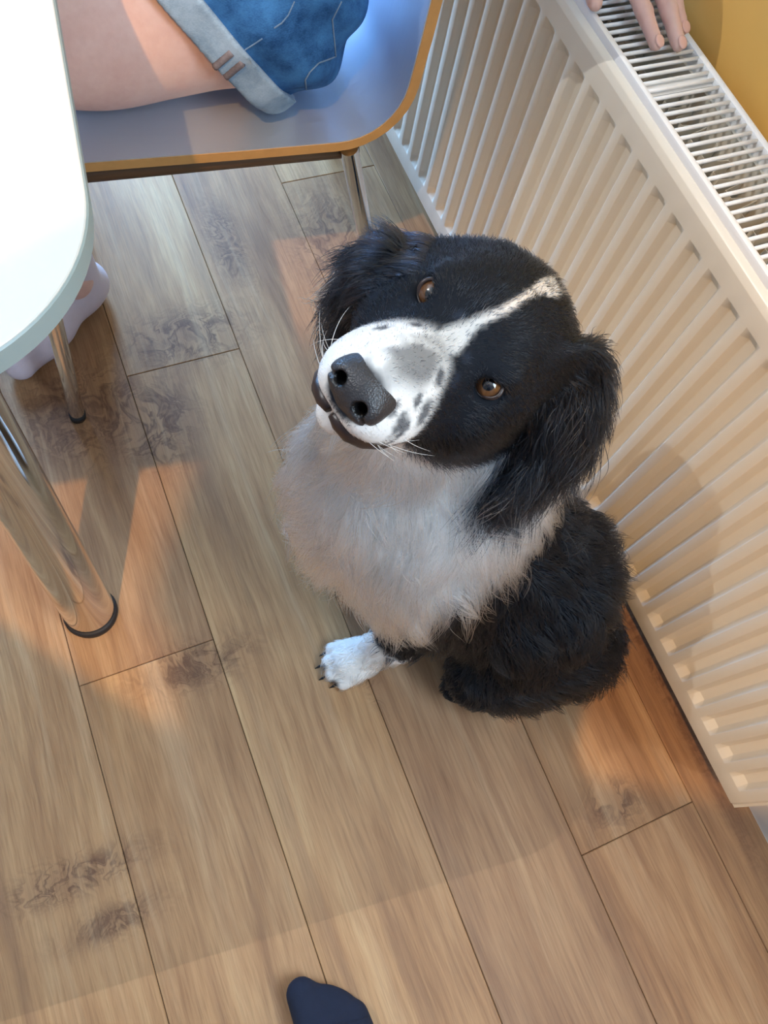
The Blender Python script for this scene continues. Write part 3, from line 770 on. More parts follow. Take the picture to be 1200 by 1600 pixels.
hr.ell((0.248, 0.85, 1.185), (0.088, 0.080, 0.105), k=0.01); hr.ell((0.30, 0.85, 1.09), (0.045, 0.065, 0.10), k=0.03)
hr.f = np.maximum(hr.f, (np.meshgrid(*hr.ax, indexing='ij')[2]*0.35-0.35*1.16+0.185-np.meshgrid(*hr.ax, indexing='ij')[0]).astype(np.float32))
cloth('hair', hr, M['hair'], sitter)

# ------------------------------------------------------------------ the person taking the picture (sock in frame)
fb = A3(-0.12, -0.38, 0.0)
ff = Field((-0.54, -0.62, 0.0), (0.22, 0.24, 1.72), 0.0075)
tr = Field((-0.46, -0.62, 0.0), (0.22, 0.12, 1.1), 0.0075)
shf = Field((-0.56, -0.62, 0.8), (0.24, 0.24, 1.50), 0.0075)
PELV, CHEST, HEAD2 = A3(-0.15, -0.44, 0.90), A3(-0.20, -0.325, 1.20), A3(-0.310, -0.135, 1.545)
fwd2 = nrm((0.42, 0.9, 0)); sid2 = A3(fwd2[1], -fwd2[0], 0)     # sid2: to this person's right
SR, SL2 = CHEST+sid2*0.180+A3(0, 0.02, 0.10), CHEST-sid2*0.185+A3(0, 0.03, 0.10)
ER, WR = A3(0.000, -0.330, 1.030), A3(-0.060, -0.190, 1.045); EL, WL = A3(-0.43, 0.0, 1.06), A3(-0.42, 0.10, 0.87)
for side, hipo, kn, an in ((1, PELV+sid2*0.085, A3(-0.015, -0.365, 0.48), A3(0.008, -0.395, 0.085)), (-1, PELV-sid2*0.085, A3(-0.235, -0.40, 0.48), A3(-0.255, -0.50, 0.085))):
    ff.cap(hipo, kn, 0.080, 0.052, 0.03); ff.cap(kn, kn*0.7+an*0.3+A3(0, -0.012, 0), 0.052, 0.052, 0.02); ff.cap(kn*0.7+an*0.3+A3(0, -0.012, 0), an, 0.052, 0.034, 0.02); ff.cap(an, an+A3(0, 0.05, -0.05), 0.034, 0.03, 0.02)
    cv = kn*0.7+an*0.3+A3(0, -0.012, 0); tr.cap(hipo, kn, 0.094, 0.068, 0.03); tr.cap(kn, cv, 0.068, 0.066, 0.02); tr.cap(cv, an+A3(0, 0, 0.02), 0.066, 0.054, 0.02)
for fld, o_ in ((ff, 0.0), (tr, 0.012)):
    fld.ell(PELV+A3(0, 0, 0.03), (0.155+o_, 0.105+o_, 0.12), [sid2, fwd2, A3(0, 0, 1)], 0.05)
for fld, o_ in ((ff, 0.0), (shf, 0.022)):
    fld.cap(PELV+A3(0, 0.02, 0.06), CHEST-A3(0, 0, 0.04), 0.105+o_, 0.11+o_, 0.05)
    fld.ell(CHEST, (0.15+o_, 0.10+o_, 0.14), [sid2, fwd2, A3(0, 0, 1)], 0.05); fld.cap(SR, SL2, 0.055+o_, 0.055+o_, 0.05)
    if fld is shf: fld.cap(SL2-A3(0.01, 0.02, 0.06), PELV-sid2*0.12+A3(0, 0, 0.1), 0.09, 0.09, 0.05)  # unseen extra bulk on the left side, added to shade the floor
    fld.cap(SR, ER, 0.046+o_, 0.036+o_, 0.03); fld.cap(SL2, EL, 0.046+o_, 0.036+o_, 0.03)
shf.cap(ER, ER*0.6+WR*0.4, 0.047, 0.042, 0.02); shf.cap(EL, EL*0.6+WL*0.4, 0.047, 0.042, 0.02)
ff.cap(ER, WR, 0.036, 0.023, 0.02); ff.cap(EL, WL, 0.036, 0.023, 0.02)
ff.cap(CHEST+A3(0, 0.03, 0.10), HEAD2-fwd2*0.01-A3(0, 0, 0.06), 0.052, 0.048, 0.03)
hd_dir = nrm(fwd2*0.75+A3(0, 0, -0.65)); hd_up = nrm(A3(0, 0, 1)-hd_dir*hd_dir[2]); HB = [hd_dir, sid2, hd_up]
def hdp(a, b, c): return HEAD2+hd_dir*a+sid2*b+hd_up*c
ff.ell(HEAD2, (0.095, 0.074, 0.105), HB, 0.03); ff.ell(hdp(0.04, 0, -0.06), (0.052, 0.052, 0.05), HB, 0.03)
ff.cap(hdp(0.092, 0, 0.0), hdp(0.112, 0, -0.028), 0.010, 0.014, 0.015)
for s in (-1, 1):
    ff.ell(hdp(-0.005, s*0.075, -0.01), (0.020, 0.010, 0.030), HB, 0.01); ff.ell(hdp(0.090, s*0.03, 0.01), (0.012, 0.014, 0.009), HB, 0.01, 'sub')
PH = CAM-CU*0.055-CD*0.0095
for s, wr in ((1, WR),):
    palm = PH+CR*s*0.020-CU*0.080-CD*0.038
    ff.cap(wr, palm, 0.023, 0.020, 0.02); ff.ell(palm, (0.016, 0.040, 0.024), [CR, CU, CD], 0.015)
    for i in range(4):
        b0 = PH+CR*s*0.0495+CU*(0.004-0.021*i)-CD*0.006
        ff.chain([b0-CD*0.012, b0+CR*s*0.002+CD*0.008, b0-CR*s*0.014+CD*0.0165, b0-CR*s*0.030+CD*0.0165], (0.0095, 0.0088, 0.0082, 0.0072), 0.004)
    ff.chain([palm-CD*0.012+CU*0.02, PH+CR*s*0.040+CU*0.010-CD*0.024, PH+CR*s*0.022+CU*0.020-CD*0.021], (0.012, 0.010, 0.008), 0.006)
lp = WL+A3(-0.01, 0.02, -0.055)                                   # relaxed left hand
ff.cap(WL, lp, 0.023, 0.022, 0.02); ff.ell(lp+A3(0, 0, -0.015), (0.018, 0.036, 0.044), k=0.015)
for i, dy in enumerate((0.027, 0.009, -0.009, -0.026)):
    a_ = lp+A3(0, dy, -0.05); ff.chain([a_, a_+A3(0.004, 0.004, -0.034), a_+A3(0.018, 0.006, -0.058+0.004*abs(i-1)), a_+A3(0.032, 0.006, -0.066+0.005*abs(i-1))], (0.0098, 0.009, 0.0082, 0.0072), 0.004)
ff.chain([lp+A3(0.006, 0.03, -0.005), lp+A3(0.018, 0.048, -0.035), lp+A3(0.026, 0.048, -0.065)], (0.012, 0.010, 0.008), 0.006)
V, Q = ff.mesh()
taker = mk('person', V, Q, M['skin'], base=fb)
tag(taker, 'standing person whose dark navy sock points into the bottom of the picture', 'person')
V, Q = tr.mesh(1); mk('trousers', V, Q, M['trousers'], taker)
V, Q = shf.mesh(1); mk('jumper', V, Q, M['shirt'], taker)
hr = Field(HEAD2-0.16, HEAD2+0.16, 0.0065)
hr.ell(hdp(-0.014, 0, 0.018), (0.094, 0.083, 0.103), HB, 0.01); hr.ell(hdp(-0.06, 0, -0.05), (0.045, 0.065, 0.08), HB, 0.03)
hr.plane(hdp(0.055, 0, 0.02), -hd_dir*0.8+hd_up*0.6)
V, Q = hr.mesh(1); mk('hair', V, Q, M['hair'], taker)
for (hl, toe_dir, big) in ((A3(0.012, -0.400, 0), nrm((-0.03, 1, 0)), -1), (A3(-0.262, -0.505, 0), nrm((-0.05, 1, 0)), 1)):
    sd = A3(toe_dir[1], -toe_dir[0], 0); fo = Field(hl-A3(0.1, 0.07, 0), hl+A3(0.1, 0.30, 0.16), 0.0045)
    P_ = lambda a, b, c: hl+toe_dir*a+sd*b*(-big)+A3(0, 0, c)
    fo.cap(P_(0.02, 0, 0.14), P_(0.03, 0, 0.05), 0.041, 0.038, 0.02); fo.cap(P_(0.0, 0, 0.032), P_(0.13, 0, 0.034), 0.032, 0.032, 0.02)
    fo.cap(P_(0.04, 0, 0.07), P_(0.16, -0.008, 0.036), 0.034, 0.026, 0.03)
    fo.cap(P_(0.13, -0.014, 0.024), P_(0.222, -0.018, 0.019), 0.028, 0.0185, 0.02)
    for (a, b, r) in ((0.205, 0.006, 0.015), (0.192, 0.021, 0.014), (0.174, 0.034, 0.0135)):
        fo.cap(P_(0.12, b*0.8, 0.022), P_(a, b, 0.0155), 0.022, r, 0.016)
    fo.f = np.maximum(fo.f, (0.0015-np.meshgrid(*fo.ax, indexing='ij')[2]).astype(np.float32))
    V, Q = fo.mesh(1); sk_ = mk('sock', V, Q, M['sock'], taker)
    pts = []
    for b in np.linspace(-0.036, 0.043, 16):
        q = P_(0.188-0.32*max(b+0.015, 0), b, 0.10); z = np.arange(0.10, 0.0, -0.0008); L_ = np.stack([np.full_like(z, q[0]), np.full_like(z, q[1]), z], 1); vv = fo.sample(L_); k_ = np.argmax(vv < 0)
        if vv[k_] < 0: pts.append(L_[k_]+A3(0, 0, 0.0002))
    if len(pts) > 2: MB().tube(pts, 0.0009, 6).build('toe_seam', M['sock'], sk_)
# phone in this person's hands, just behind the lens
ph = MB(); V = []
for lv, (ins, dd) in enumerate(((0.0015, -0.0040), (0.0, -0.0025), (0.0, 0.0025), (0.0015, 0.0040))):
    for (sx, sy, a0) in ((1, 1, 0), (-1, 1, 90), (-1, -1, 180), (1, -1, 270)):
        for k in range(5):
            th = math.radians(a0+90*k/4); rr = 0.009-ins
            V.append(PH+CR*(sx*(0.037-0.009)+rr*math.cos(th))+CU*(sy*(0.079-0.009)+rr*math.sin(th))+CD*dd)
nphone = 20
Fc = [tuple(range(nphone))[::-1], tuple(range(3*nphone, 4*nphone))]+[(L*nphone+k, L*nphone+(k+1) % nphone, (L+1)*nphone+(k+1) % nphone, (L+1)*nphone+k) for L in range(3) for k in range(nphone)]
phone = mk('phone', V, Fc, M['phone'], base=PH); autosmooth(phone, 40)
tag(phone, 'black phone held by the standing person above the dog', 'phone')

# ------------------------------------------------------------------ ceiling lamps
def lamp(loc, label, power, spot=None):
    r = empty('ceiling_lamp', (loc[0], loc[1], R_['z1'])); tag(r, label, 'lamp', 'warm ceiling lamps')
    def lathe(name, prof, mat, par, n=28):
        V = []; Fc = []
        for a, b in prof:
            V += [(a*math.cos(2*math.pi*k/n), a*math.sin(2*math.pi*k/n), b) for k in range(n)]
        for i in range(len(prof)-1):
            for k in range(n): Fc.append((i*n+k, (i+1)*n+k, (i+1)*n+(k+1) % n, i*n+(k+1) % n))
        return autosmooth(mk(name, V, Fc, mat, par, local=True), 50)
    if spot:
        lathe('downlight_can', [(0.075, 0.0), (0.075, -0.02), (0.062, -0.165), (0.058, -0.165), (0.070, -0.02), (0.070, 0.0)], M['shade'], r)
    lathe('rose', [(0.0, 0.0), (0.05, 0.0), (0.05, -0.012), (0.02, -0.022), (0.0, -0.022)], M['shade'], r)
    lathe('lamp_holder', [(0.016, -0.02), (0.016, -0.05), (0.020, -0.052), (0.020, -0.062), (0.0, -0.062)], M['shade'], r)
    b = lathe('bulb', [(0.0, -0.060), (0.013, -0.064), (0.022, -0.082), (0.030, -0.100), (0.030, -0.112), (0.022, -0.126), (0.0, -0.131)], M['bulb'], r)
    b.visible_shadow = True
    L = bpy.data.lights.new('bulb_light', 'SPOT' if spot else 'POINT'); L.energy = power
    if spot: L.spot_size = math.radians(spot); L.spot_blend = 0.38; L.color = (1.0, 0.55, 0.17); L.shadow_soft_size = 0.014 if spot else 0.13
    o = bpy.data.objects.new('bulb_light', L); C.objects.link(o); o.parent = r; o.location = (0, 0, -0.185 if spot else -0.29)
lamp((LAMP[0], LAMP[1]), 'warm ceiling downlight above the standing person', 118, 86)
lamp((LAMP2[0], LAMP2[1]), 'warm bare ceiling bulb above the dining table', 46)

# ------------------------------------------------------------------ the dog
EYE = CAM+0.57*pix_ray(718, 530)                      # midpoint between the eyes
_c = nrm(CAM-EYE); _a = -0.8*CR-0.6*CU; _a = nrm(_a-_c*_a.dot(_c)); _e = np.cross(_a, _c)
if _e.dot(CR) < 0: _e = -_e
PHI, PSI = math.radians(22), math.radians(-8)
hf = math.cos(PHI)*_c+math.sin(PHI)*_a; hu = math.sin(PHI)*_c-math.cos(PHI)*_a; hl = _e
hf, hl = math.cos(PSI)*hf+math.sin(PSI)*hl, math.cos(PSI)*hl-math.sin(PSI)*hf
HR = [hf, hl, hu]
def H(f, l, u): return EYE+hf*f+hl*l+hu*u
dogb = A3(0.32, 0.19, 0.0)
HD = 0.0036
df = Field((0.02, -0.06, 0.0), (0.541, 0.50, 0.80), HD)
# skull, cheeks, brows, muzzle
df.ell(H(-0.050, 0, 0.002), (0.072, 0.060, 0.056), HR, 0.02)
df.ell(H(-0.072, 0, 0.006), (0.052, 0.050, 0.050), HR, 0.02)
for s in (-1, 1):
    df.ell(H(-0.040, s*0.044, -0.038), (0.052, 0.030, 0.042), HR, 0.025)
    df.ell(H(-0.006, s*0.033, 0.016), (0.020, 0.018, 0.011), HR, 0.014)
df.cap(H(-0.01, 0, -0.022), H(0.080, 0, -0.042), 0.037, 0.027, 0.03)
df.ell(H(0.030, 0, -0.020), (0.065, 0.022, 0.020), HR, 0.02)
for s in (-1, 1):
    df.ell(H(0.064, s*0.0175, -0.050), (0.038, 0.0195, 0.021), HR, 0.012)
    df.ell(H(0.030, s*0.024, -0.048), (0.045, 0.018, 0.025), HR, 0.02)
df.cap(H(-0.02, 0, -0.068), H(0.070, 0, -0.078), 0.026, 0.0165, 0.012)
for s in (-1, 1):
    df.ell(H(0.004, s*0.0395, 0.000), (0.0130, 0.0115, 0.0095), HR, 0.006, 'sub')
df.ell(H(0.108, 0.001, -0.040), (0.018, 0.020, 0.012), HR, 0.004, 'sub')
# neck and trunk
NK0, NK1 = H(-0.085, 0, -0.035), A3(0.292, 0.270, 0.42)
df.cap(NK0, NK1, 0.060, 0.082, 0.05)
df.cap(H(-0.04, 0, -0.06), A3(0.222, 0.283, 0.40), 0.044, 0.060, 0.05)
df.ell((0.255, 0.258, 0.345), (0.096, 0.092, 0.100), k=0.06)
df.cap((0.265, 0.255, 0.36), (0.395, 0.165, 0.215), 0.092, 0.098, 0.06)
df.ell((0.402, 0.160, 0.185), (0.098, 0.100, 0.098), k=0.05)
df.ell((0.422, 0.152, 0.115), (0.090, 0.090, 0.100), k=0.05)
df.cap((0.30, 0.24, 0.24), (0.40, 0.17, 0.15), 0.085, 0.090, 0.05)
df.ell((0.200, 0.280, 0.335), (0.045, 0.062, 0.075), k=0.05)
# haunches, hind feet
TDIR = nrm((-0.83, 0.50, 0)); LDIR = A3(-TDIR[1], TDIR[0], 0)           # facing, dog's left
df.ell((0.450, 0.072, 0.092), (0.074, 0.056, 0.088), k=0.03); df.ell((0.378, 0.086, 0.110), (0.068, 0.050, 0.072), k=0.03)
df.cap((0.33, 0.085, 0.085), (0.395, 0.062, 0.035), 0.045, 0.032, 0.03)
df.cap((0.400, 0.055, 0.028), (0.315, 0.085, 0.020), 0.027, 0.022, 0.02)
df.ell((0.450, 0.262, 0.105), (0.068, 0.055, 0.09), k=0.03); df.cap((0.42, 0.285, 0.028), (0.345, 0.330, 0.020), 0.026, 0.022, 0.02)
# left foreleg (near the camera) and right foreleg
df.cap((0.248, 0.196, 0.33), (0.285, 0.172, 0.205), 0.060, 0.046, 0.04); df.cap((0.285, 0.172, 0.205), (0.243, 0.168, 0.075), 0.042, 0.027, 0.02)
df.cap((0.243, 0.168, 0.075), (0.213, 0.170, 0.035), 0.027, 0.026, 0.02)
PAWS = [(A3(0.213, 0.170, 0.0), nrm((-0.97, 0.05, 0))), (A3(0.262, 0.352, 0.0), nrm((-0.9, 0.4, 0)))]
df.cap((0.265, 0.330, 0.32), (0.295, 0.335, 0.20), 0.055, 0.044, 0.04); df.cap((0.295, 0.335, 0.20), (0.285, 0.343, 0.06), 0.040, 0.027, 0.02); df.cap((0.285, 0.343, 0.06), (0.262, 0.352, 0.03), 0.027, 0.026, 0.02)
for pb_, d in PAWS:
    sd = A3(-d[1], d[0], 0)
    df.ell(pb_+d*0.020+A3(0, 0, 0.023), (0.036, 0.029, 0.021), [d, sd, A3(0, 0, 1)], 0.012)
    for i, (a, b) in enumerate(((0.045, -0.0235), (0.056, -0.0085), (0.056, 0.0085), (0.045, 0.0235))):
        df.cap(pb_+d*0.020+sd*b*0.8+A3(0, 0, 0.024), pb_+d*a+sd*b+A3(0, 0, 0.0135), 0.0125, 0.0110, 0.004)
# tail curled behind along the radiator
df.chain([(0.485, 0.235, 0.07), (0.498, 0.33, 0.045), (0.475, 0.41, 0.035), (0.42, 0.455, 0.03)], (0.032, 0.028, 0.024, 0.014), 0.03)
# ears: flat leaves hanging from the skull
down = A3(0, 0, -1)
def ear(root, pts, wid, th):
    P = [np.asarray(root, float)]+[np.asarray(p, float) for p in pts]
    return P
def UP(x, y, t): return CAM+t*pix_ray(x, y)
EAR_L = [H(-0.062, 0.050, 0.026), UP(893, 575, 0.628), UP(893, 650, 0.662), UP(866, 712, 0.690), UP(818, 752, 0.700)]
EAR_L_N = nrm(hl*0.75+hf*0.45)
EAR_R = [H(-0.062, -0.050, 0.026), UP(600, 408, 0.630), UP(560, 446, 0.662), UP(545, 490, 0.690)]
EAR_R_N = nrm(-hl*0.65+hf*0.45+hu*0.2)
def ear_leaf(P, nv, ws):
    for i in range(len(P)-1):
        a, b = P[i], P[i+1]; ax = nrm(b-a); n_ = nrm(nv-ax*nv.dot(ax)); sd = np.cross(ax, n_); L = np.linalg.norm(b-a)
        df.ell((a+b)/2, (L*0.5+0.022, ws[i], 0.0085), [ax, sd, n_], 0.012)
ear_leaf(EAR_L, EAR_L_N, (0.030, 0.034, 0.034, 0.026)); ear_leaf(EAR_R, EAR_R_N, (0.026, 0.027, 0.022))
df.f = np.maximum(df.f, (0.0015-np.meshgrid(*df.ax, indexing='ij')[2]).astype(np.float32))
DV, DQ = df.mesh(2)

def local(P): d = P-EYE; return d@hf, d@hl, d@hu
def smooth01(x, a, b): t = np.clip((x-a)/(b-a), 0, 1); return t*t*(3-2*t)
def vnoise(P, s, ph=0.0):
    x, y, z = (P*s).T
    return (np.sin(x*1.7+2.1*np.sin(y*1.3+ph)+ph)+np.sin(y*2.1+1.7*np.sin(z*1.1+ph*2))+np.sin(z*1.9+1.9*np.sin(x*1.5+ph*3)))/3
BLACK = np.array([0.0060, 0.0080, 0.0125]); WHITE = np.array([0.91, 0.885, 0.84]); GREY = np.array([0.10, 0.098, 0.10])
COLL_P = [A3(0.19, 0.21, 0.292), A3(0.288, 0.158, 0.388), A3(0.385, 0.168, 0.456)]
COLL_N = nrm(np.cross(COLL_P[1]-COLL_P[0], COLL_P[2]-COLL_P[0]))
if COLL_N.dot(A3(-0.4, 0.3, 0.6)) < 0: COLL_N = -COLL_N
HEADC = H(-0.045, 0, -0.015)
def head_w(P):
    f, l, u = local(P); return 1-smooth01(np.linalg.norm(P-HEADC, axis=1), 0.105, 0.125)
def ear_d(P):
    out = []
    for E_ in (EAR_L, EAR_R):
        d = np.full(len(P), 9.0); t_ = np.zeros(len(P))
        for i in range(len(E_)-1):
            a, b = E_[i], E_[i+1]; ab = b-a; h = np.clip(((P-a)@ab)/ab.dot(ab), 0, 1); q = np.linalg.norm(P-a-h[:, None]*ab, axis=1)
            m = q < d; d = np.where(m, q, d); t_ = np.where(m, (i+h)/(len(E_)-1), t_)
        out.append((d, t_))
    return out
SPOTS = [(0.052, 0.020, 0.0055), (0.035, 0.027, 0.005), (0.070, 0.026, 0.0045), (0.045, -0.020, 0.004), (0.060, 0.034, 0.0065), (0.028, 0.017, 0.004), (0.080, 0.032, 0.005), (0.058, -0.030, 0.004), (0.022, -0.010, 0.004), (0.090, 0.024, 0.004), (0.074, 0.036, 0.004)]
def coat_color(P):
    f, l, u = local(P); n = len(P); nz = vnoise(P, 60); n2 = vnoise(P, 170, 1.3)
    # trunk: white collar and chest above the plane, black below
    dc = (P-COLL_P[1])@COLL_N+0.010*nz
    wh = smooth01(dc, -0.006, 0.010)
    # forelegs and hind feet are white low down
    front = (P[:, 0] < 0.33) & (P[:, 2] < 0.16)
    legw = np.where((P[:, 0] < 0.30) & (P[:, 1] > 0.122), smooth01(0.098+0.008*nz-P[:, 2], 0, 0.012), 0)
    hind = np.where((P[:, 0] < 0.345) & (P[:, 1] < 0.115), smooth01(0.045-P[:, 2], 0, 0.01), 0)
    wh = np.maximum(wh, np.maximum(legw, hind*0.0))
    # head
    hw = 1-smooth01(np.linalg.norm((P-H(-0.045, 0, 0.0)), axis=1), 0.100, 0.118)
    hw = np.maximum(hw, (f > 0.0)*(np.abs(l) < 0.07)*(u > -0.12)*1.0)
    muz = smooth01(f-0.034+0.005*nz+0.35*np.maximum(-u-0.035, 0)-0.40*np.maximum(l-0.012, 0), 0, 0.018)
    cheek = smooth01(np.abs(l)-0.036-0.15*(f-0.02)+0.003*nz, 0, 0.006)*(f < 0.05)
    muz = muz*(1-cheek)
    thr = smooth01(-u-0.066+0.006*nz-0.10*(f+0.02), 0, 0.012)*(l < 0.034+0.3*np.maximum(-u-0.07, 0))*(l > -0.05)
    blz_w = 0.0010+0.0065*smooth01(-f, 0.02, 0.06)-0.004*smooth01(-f, 0.065, 0.09)+0.006*smooth01(f, 0.015, 0.035)
    blz = (1-smooth01(np.abs(l-0.002+0.002*nz), blz_w, blz_w+0.004))*(u > -0.02)*(1-smooth01(-f, 0.060, 0.092))
    hwht = np.maximum(np.maximum(muz, thr), blz*0.68)
    wh = wh*(1-hw)+hwht*hw
    # ears always black
    for d, t_ in ear_d(P):
        e = (1-smooth01(d, 0.030, 0.045))*(t_ > 0.02)
        wh = wh*(1-e*(~((np.abs(l) < 0.035) & (f > -0.03))))
    col = BLACK[None]*(1-wh[:, None])+WHITE[None]*wh[:, None]
    # grey saddle behind the nose and black ticking on the muzzle
    sad = (1-smooth01(np.sqrt(((f-0.070)/0.036)**2+((l-0.003-0.004*n2)/0.020)**2)+0.22*nz+0.15*n2, 0.35, 1.15))*(u > -0.06)*hw
    col = col*(1-0.85*sad[:, None])+GREY[None]*0.85*sad[:, None]
    for a, b, r in SPOTS:
        s_ = (1-smooth01(np.hypot(f-a+0.001*n2, l-b+0.001*nz), r*0.6, r*1.15))*(u > -0.075)*hw*(f > 0.015)
        col = col*(1-0.85*s_[:, None])+BLACK[None]*3*0.85*s_[:, None]
    ns_ = 1-smooth01(np.linalg.norm(P-H(0.096, 0.001, -0.039), axis=1), 0.019, 0.024); col = col*(1-ns_[:, None])+BLACK*2*ns_[:, None]  # hide behind the nose painted dark, as shade seen through the nostrils
    for cx, cy, r in ((0.152, 0.150, 0.009), (0.222, 0.146, 0.006), (0.146, 0.178, 0.007)):
        s_ = (1-smooth01(np.hypot(P[:, 0]-cx, P[:, 1]-cy), r*0.5, r))*(P[:, 2] < 0.09); col = col*(1-0.8*s_[:, None])+BLACK*3*0.8*s_[:, None]
    return col, wh
dcol, dwh = coat_color(DV)
dog = mk('dog', DV, DQ, M['hide'], base=dogb, col=dcol)
tag(dog, 'black and white long haired dog sitting by the radiator looking up', 'dog')

# eyes
def eyeball(c, gaze, r, name='eye'):
    g = nrm(gaze); a = nrm(np.cross(g, A3(0.3, 0.2, 1))); b = np.cross(g, a); V = []; cols = []; nr, nk = 26, 28
    th = np.concatenate([np.linspace(0, 1.25, nr-6), np.linspace(1.4, math.pi, 6)])
    for t_ in th:
        bulge = 1+0.09*math.exp(-(t_/0.6)**2)
        for k in range(nk):
            p = 2*math.pi*k/nk
            V.append(c+r*bulge*(math.cos(t_)*g+math.sin(t_)*(math.cos(p)*a+math.sin(p)*b)))
            if t_ < 0.33: cc = (0.004, 0.003, 0.003)
            elif t_ < 0.80:
                m_ = (t_-0.33)/0.47; v = 0.9+0.08*math.sin(p*13)
                cc = (0.17*v*(1-0.35*m_), 0.075*v*(1-0.45*m_), 0.026*v*(1-0.45*m_))
            elif t_ < 0.92: cc = (0.03, 0.015, 0.008)
            elif t_ < 1.02: cc = (0.30, 0.27, 0.25)
            else: cc = (0.015, 0.012, 0.012)
            cols.append(cc)
    Fc = [(i*nk+k, (i+1)*nk+k, (i+1)*nk+(k+1) % nk, i*nk+(k+1) % nk) for i in range(len(th)-1) for k in range(nk)]
    return mk(name, V, Fc, M['eye'], dog, col=np.array(cols))
for s in (-1, 1):
    ec = H(-0.003, s*0.0392, -0.0005)+nrm(CAM-H(0, s*0.0392, 0))*(0.0030 if s < 0 else 0.0008)
    gz = nrm(nrm(CAM-ec)*0.9+hf*0.1)
    eyeball(ec, gz, 0.0124)
    # dark eyelid rim
    pts = []; a_ = nrm(hl-gz*hl.dot(gz)); b_ = np.cross(gz, a_); b_ = b_ if b_.dot(hu) > 0 else -b_
    for k in range(25):
        th = 2*math.pi*k/24; pts.append(ec+gz*(0.0078+0.001*math.cos(2*th))+a_*0.0106*math.cos(th)+b_*(0.0090*math.sin(th)+0.0006))
    MB().tube(pts, 0.0016, 8, cap=False).build('eyelid', M['lip'], dog)
# nose: leather pad with nostrils
def NH(f, l, u): return H(f-0.002, l+0.001, u+0.0055)
nf = Field(NH(0.10, 0, -0.04)-0.045, NH(0.10, 0, -0.04)+0.045, 0.0013)
nf.ell(NH(0.088, 0, -0.040), (0.024, 0.0245, 0.0185), HR, 0.008); nf.ell(NH(0.098, 0, -0.048), (0.014, 0.0175, 0.0140), HR, 0.008)
for s in (-1, 1):
    nf.ell(NH(0.101, s*0.0130, -0.0450), (0.0115, 0.0115, 0.0118), HR, 0.006)
for s in (-1, 1):
    nf.cap(NH(0.120, s*0.0115, -0.0440), NH(0.098, s*0.0125, -0.0430), 0.0049, 0.0040, 0.003, 'sub')
    nf.cap(NH(0.1130, s*0.0150, -0.0465), NH(0.104, s*0.0225, -0.0510), 0.0020, 0.0016, 0.002, 'sub')
nf.cap(NH(0.118, 0, -0.036), NH(0.112, 0, -0.064), 0.0011, 0.0013, 0.002, 'sub')
V, Q = nf.mesh(2)
ncol = np.tile(np.array(srgb(48, 46, 48)[:3]), (len(V), 1))
for s in (-1, 1):
    ax_a, ax_b = NH(0.113, s*0.0115, -0.0440), NH(0.098, s*0.0125, -0.0430); ab = ax_b-ax_a
    h_ = np.clip(((V-ax_a)@ab)/ab.dot(ab), 0, 1); dd = np.linalg.norm(V-ax_a-h_[:, None]*ab, axis=1)
    ncol[dd < 0.0058] = (0.003, 0.0025, 0.0025)  # shade inside the nostrils painted into the vertex colour
mk('nose', V, Q, M['nose'], dog, col=ncol)
# dark lips along the mouth line
def snap(p, fld=df, lift=0.0):
    p = np.asarray(p, float)[None]
    for _ in range(8):
        g = fld.grad(p); p = p-fld.sample(p)[:, None]*g/np.maximum((g**2).sum(1, keepdims=True), 0.1)
    return p[0]+fld.normal(p)[0]*lift
for s in (-1, 1):
    pts = [snap(H(a, s*b, c), lift=0.0008) for a, b, c in ((0.098, 0.002, -0.070), (0.095, 0.010, -0.071), (0.088, 0.020, -0.072), (0.075, 0.028, -0.073), (0.055, 0.034, -0.073), (0.035, 0.038, -0.072), (0.018, 0.040, -0.070))]
    MB().tube(pts, [0.0042, 0.0060, 0.0066, 0.0062, 0.0054, 0.004, 0.002], 10).build('lip', M['lip'], dog)
# claws
for pb_, d in PAWS[:1]:
    sd = A3(-d[1], d[0], 0)
    for a, b in ((0.045, -0.0235), (0.056, -0.0085), (0.056, 0.0085), (0.045, 0.0235)):
        p = pb_+d*(a+0.0085)+sd*b+A3(0, 0, 0.011)
        MB().tube([p-d*0.003, p+d*0.006-A3(0, 0, 0.003), p+d*0.011-A3(0, 0, 0.0085)], [0.0022, 0.0018, 0.0006], 8).build('claw', M['rubber'], dog)

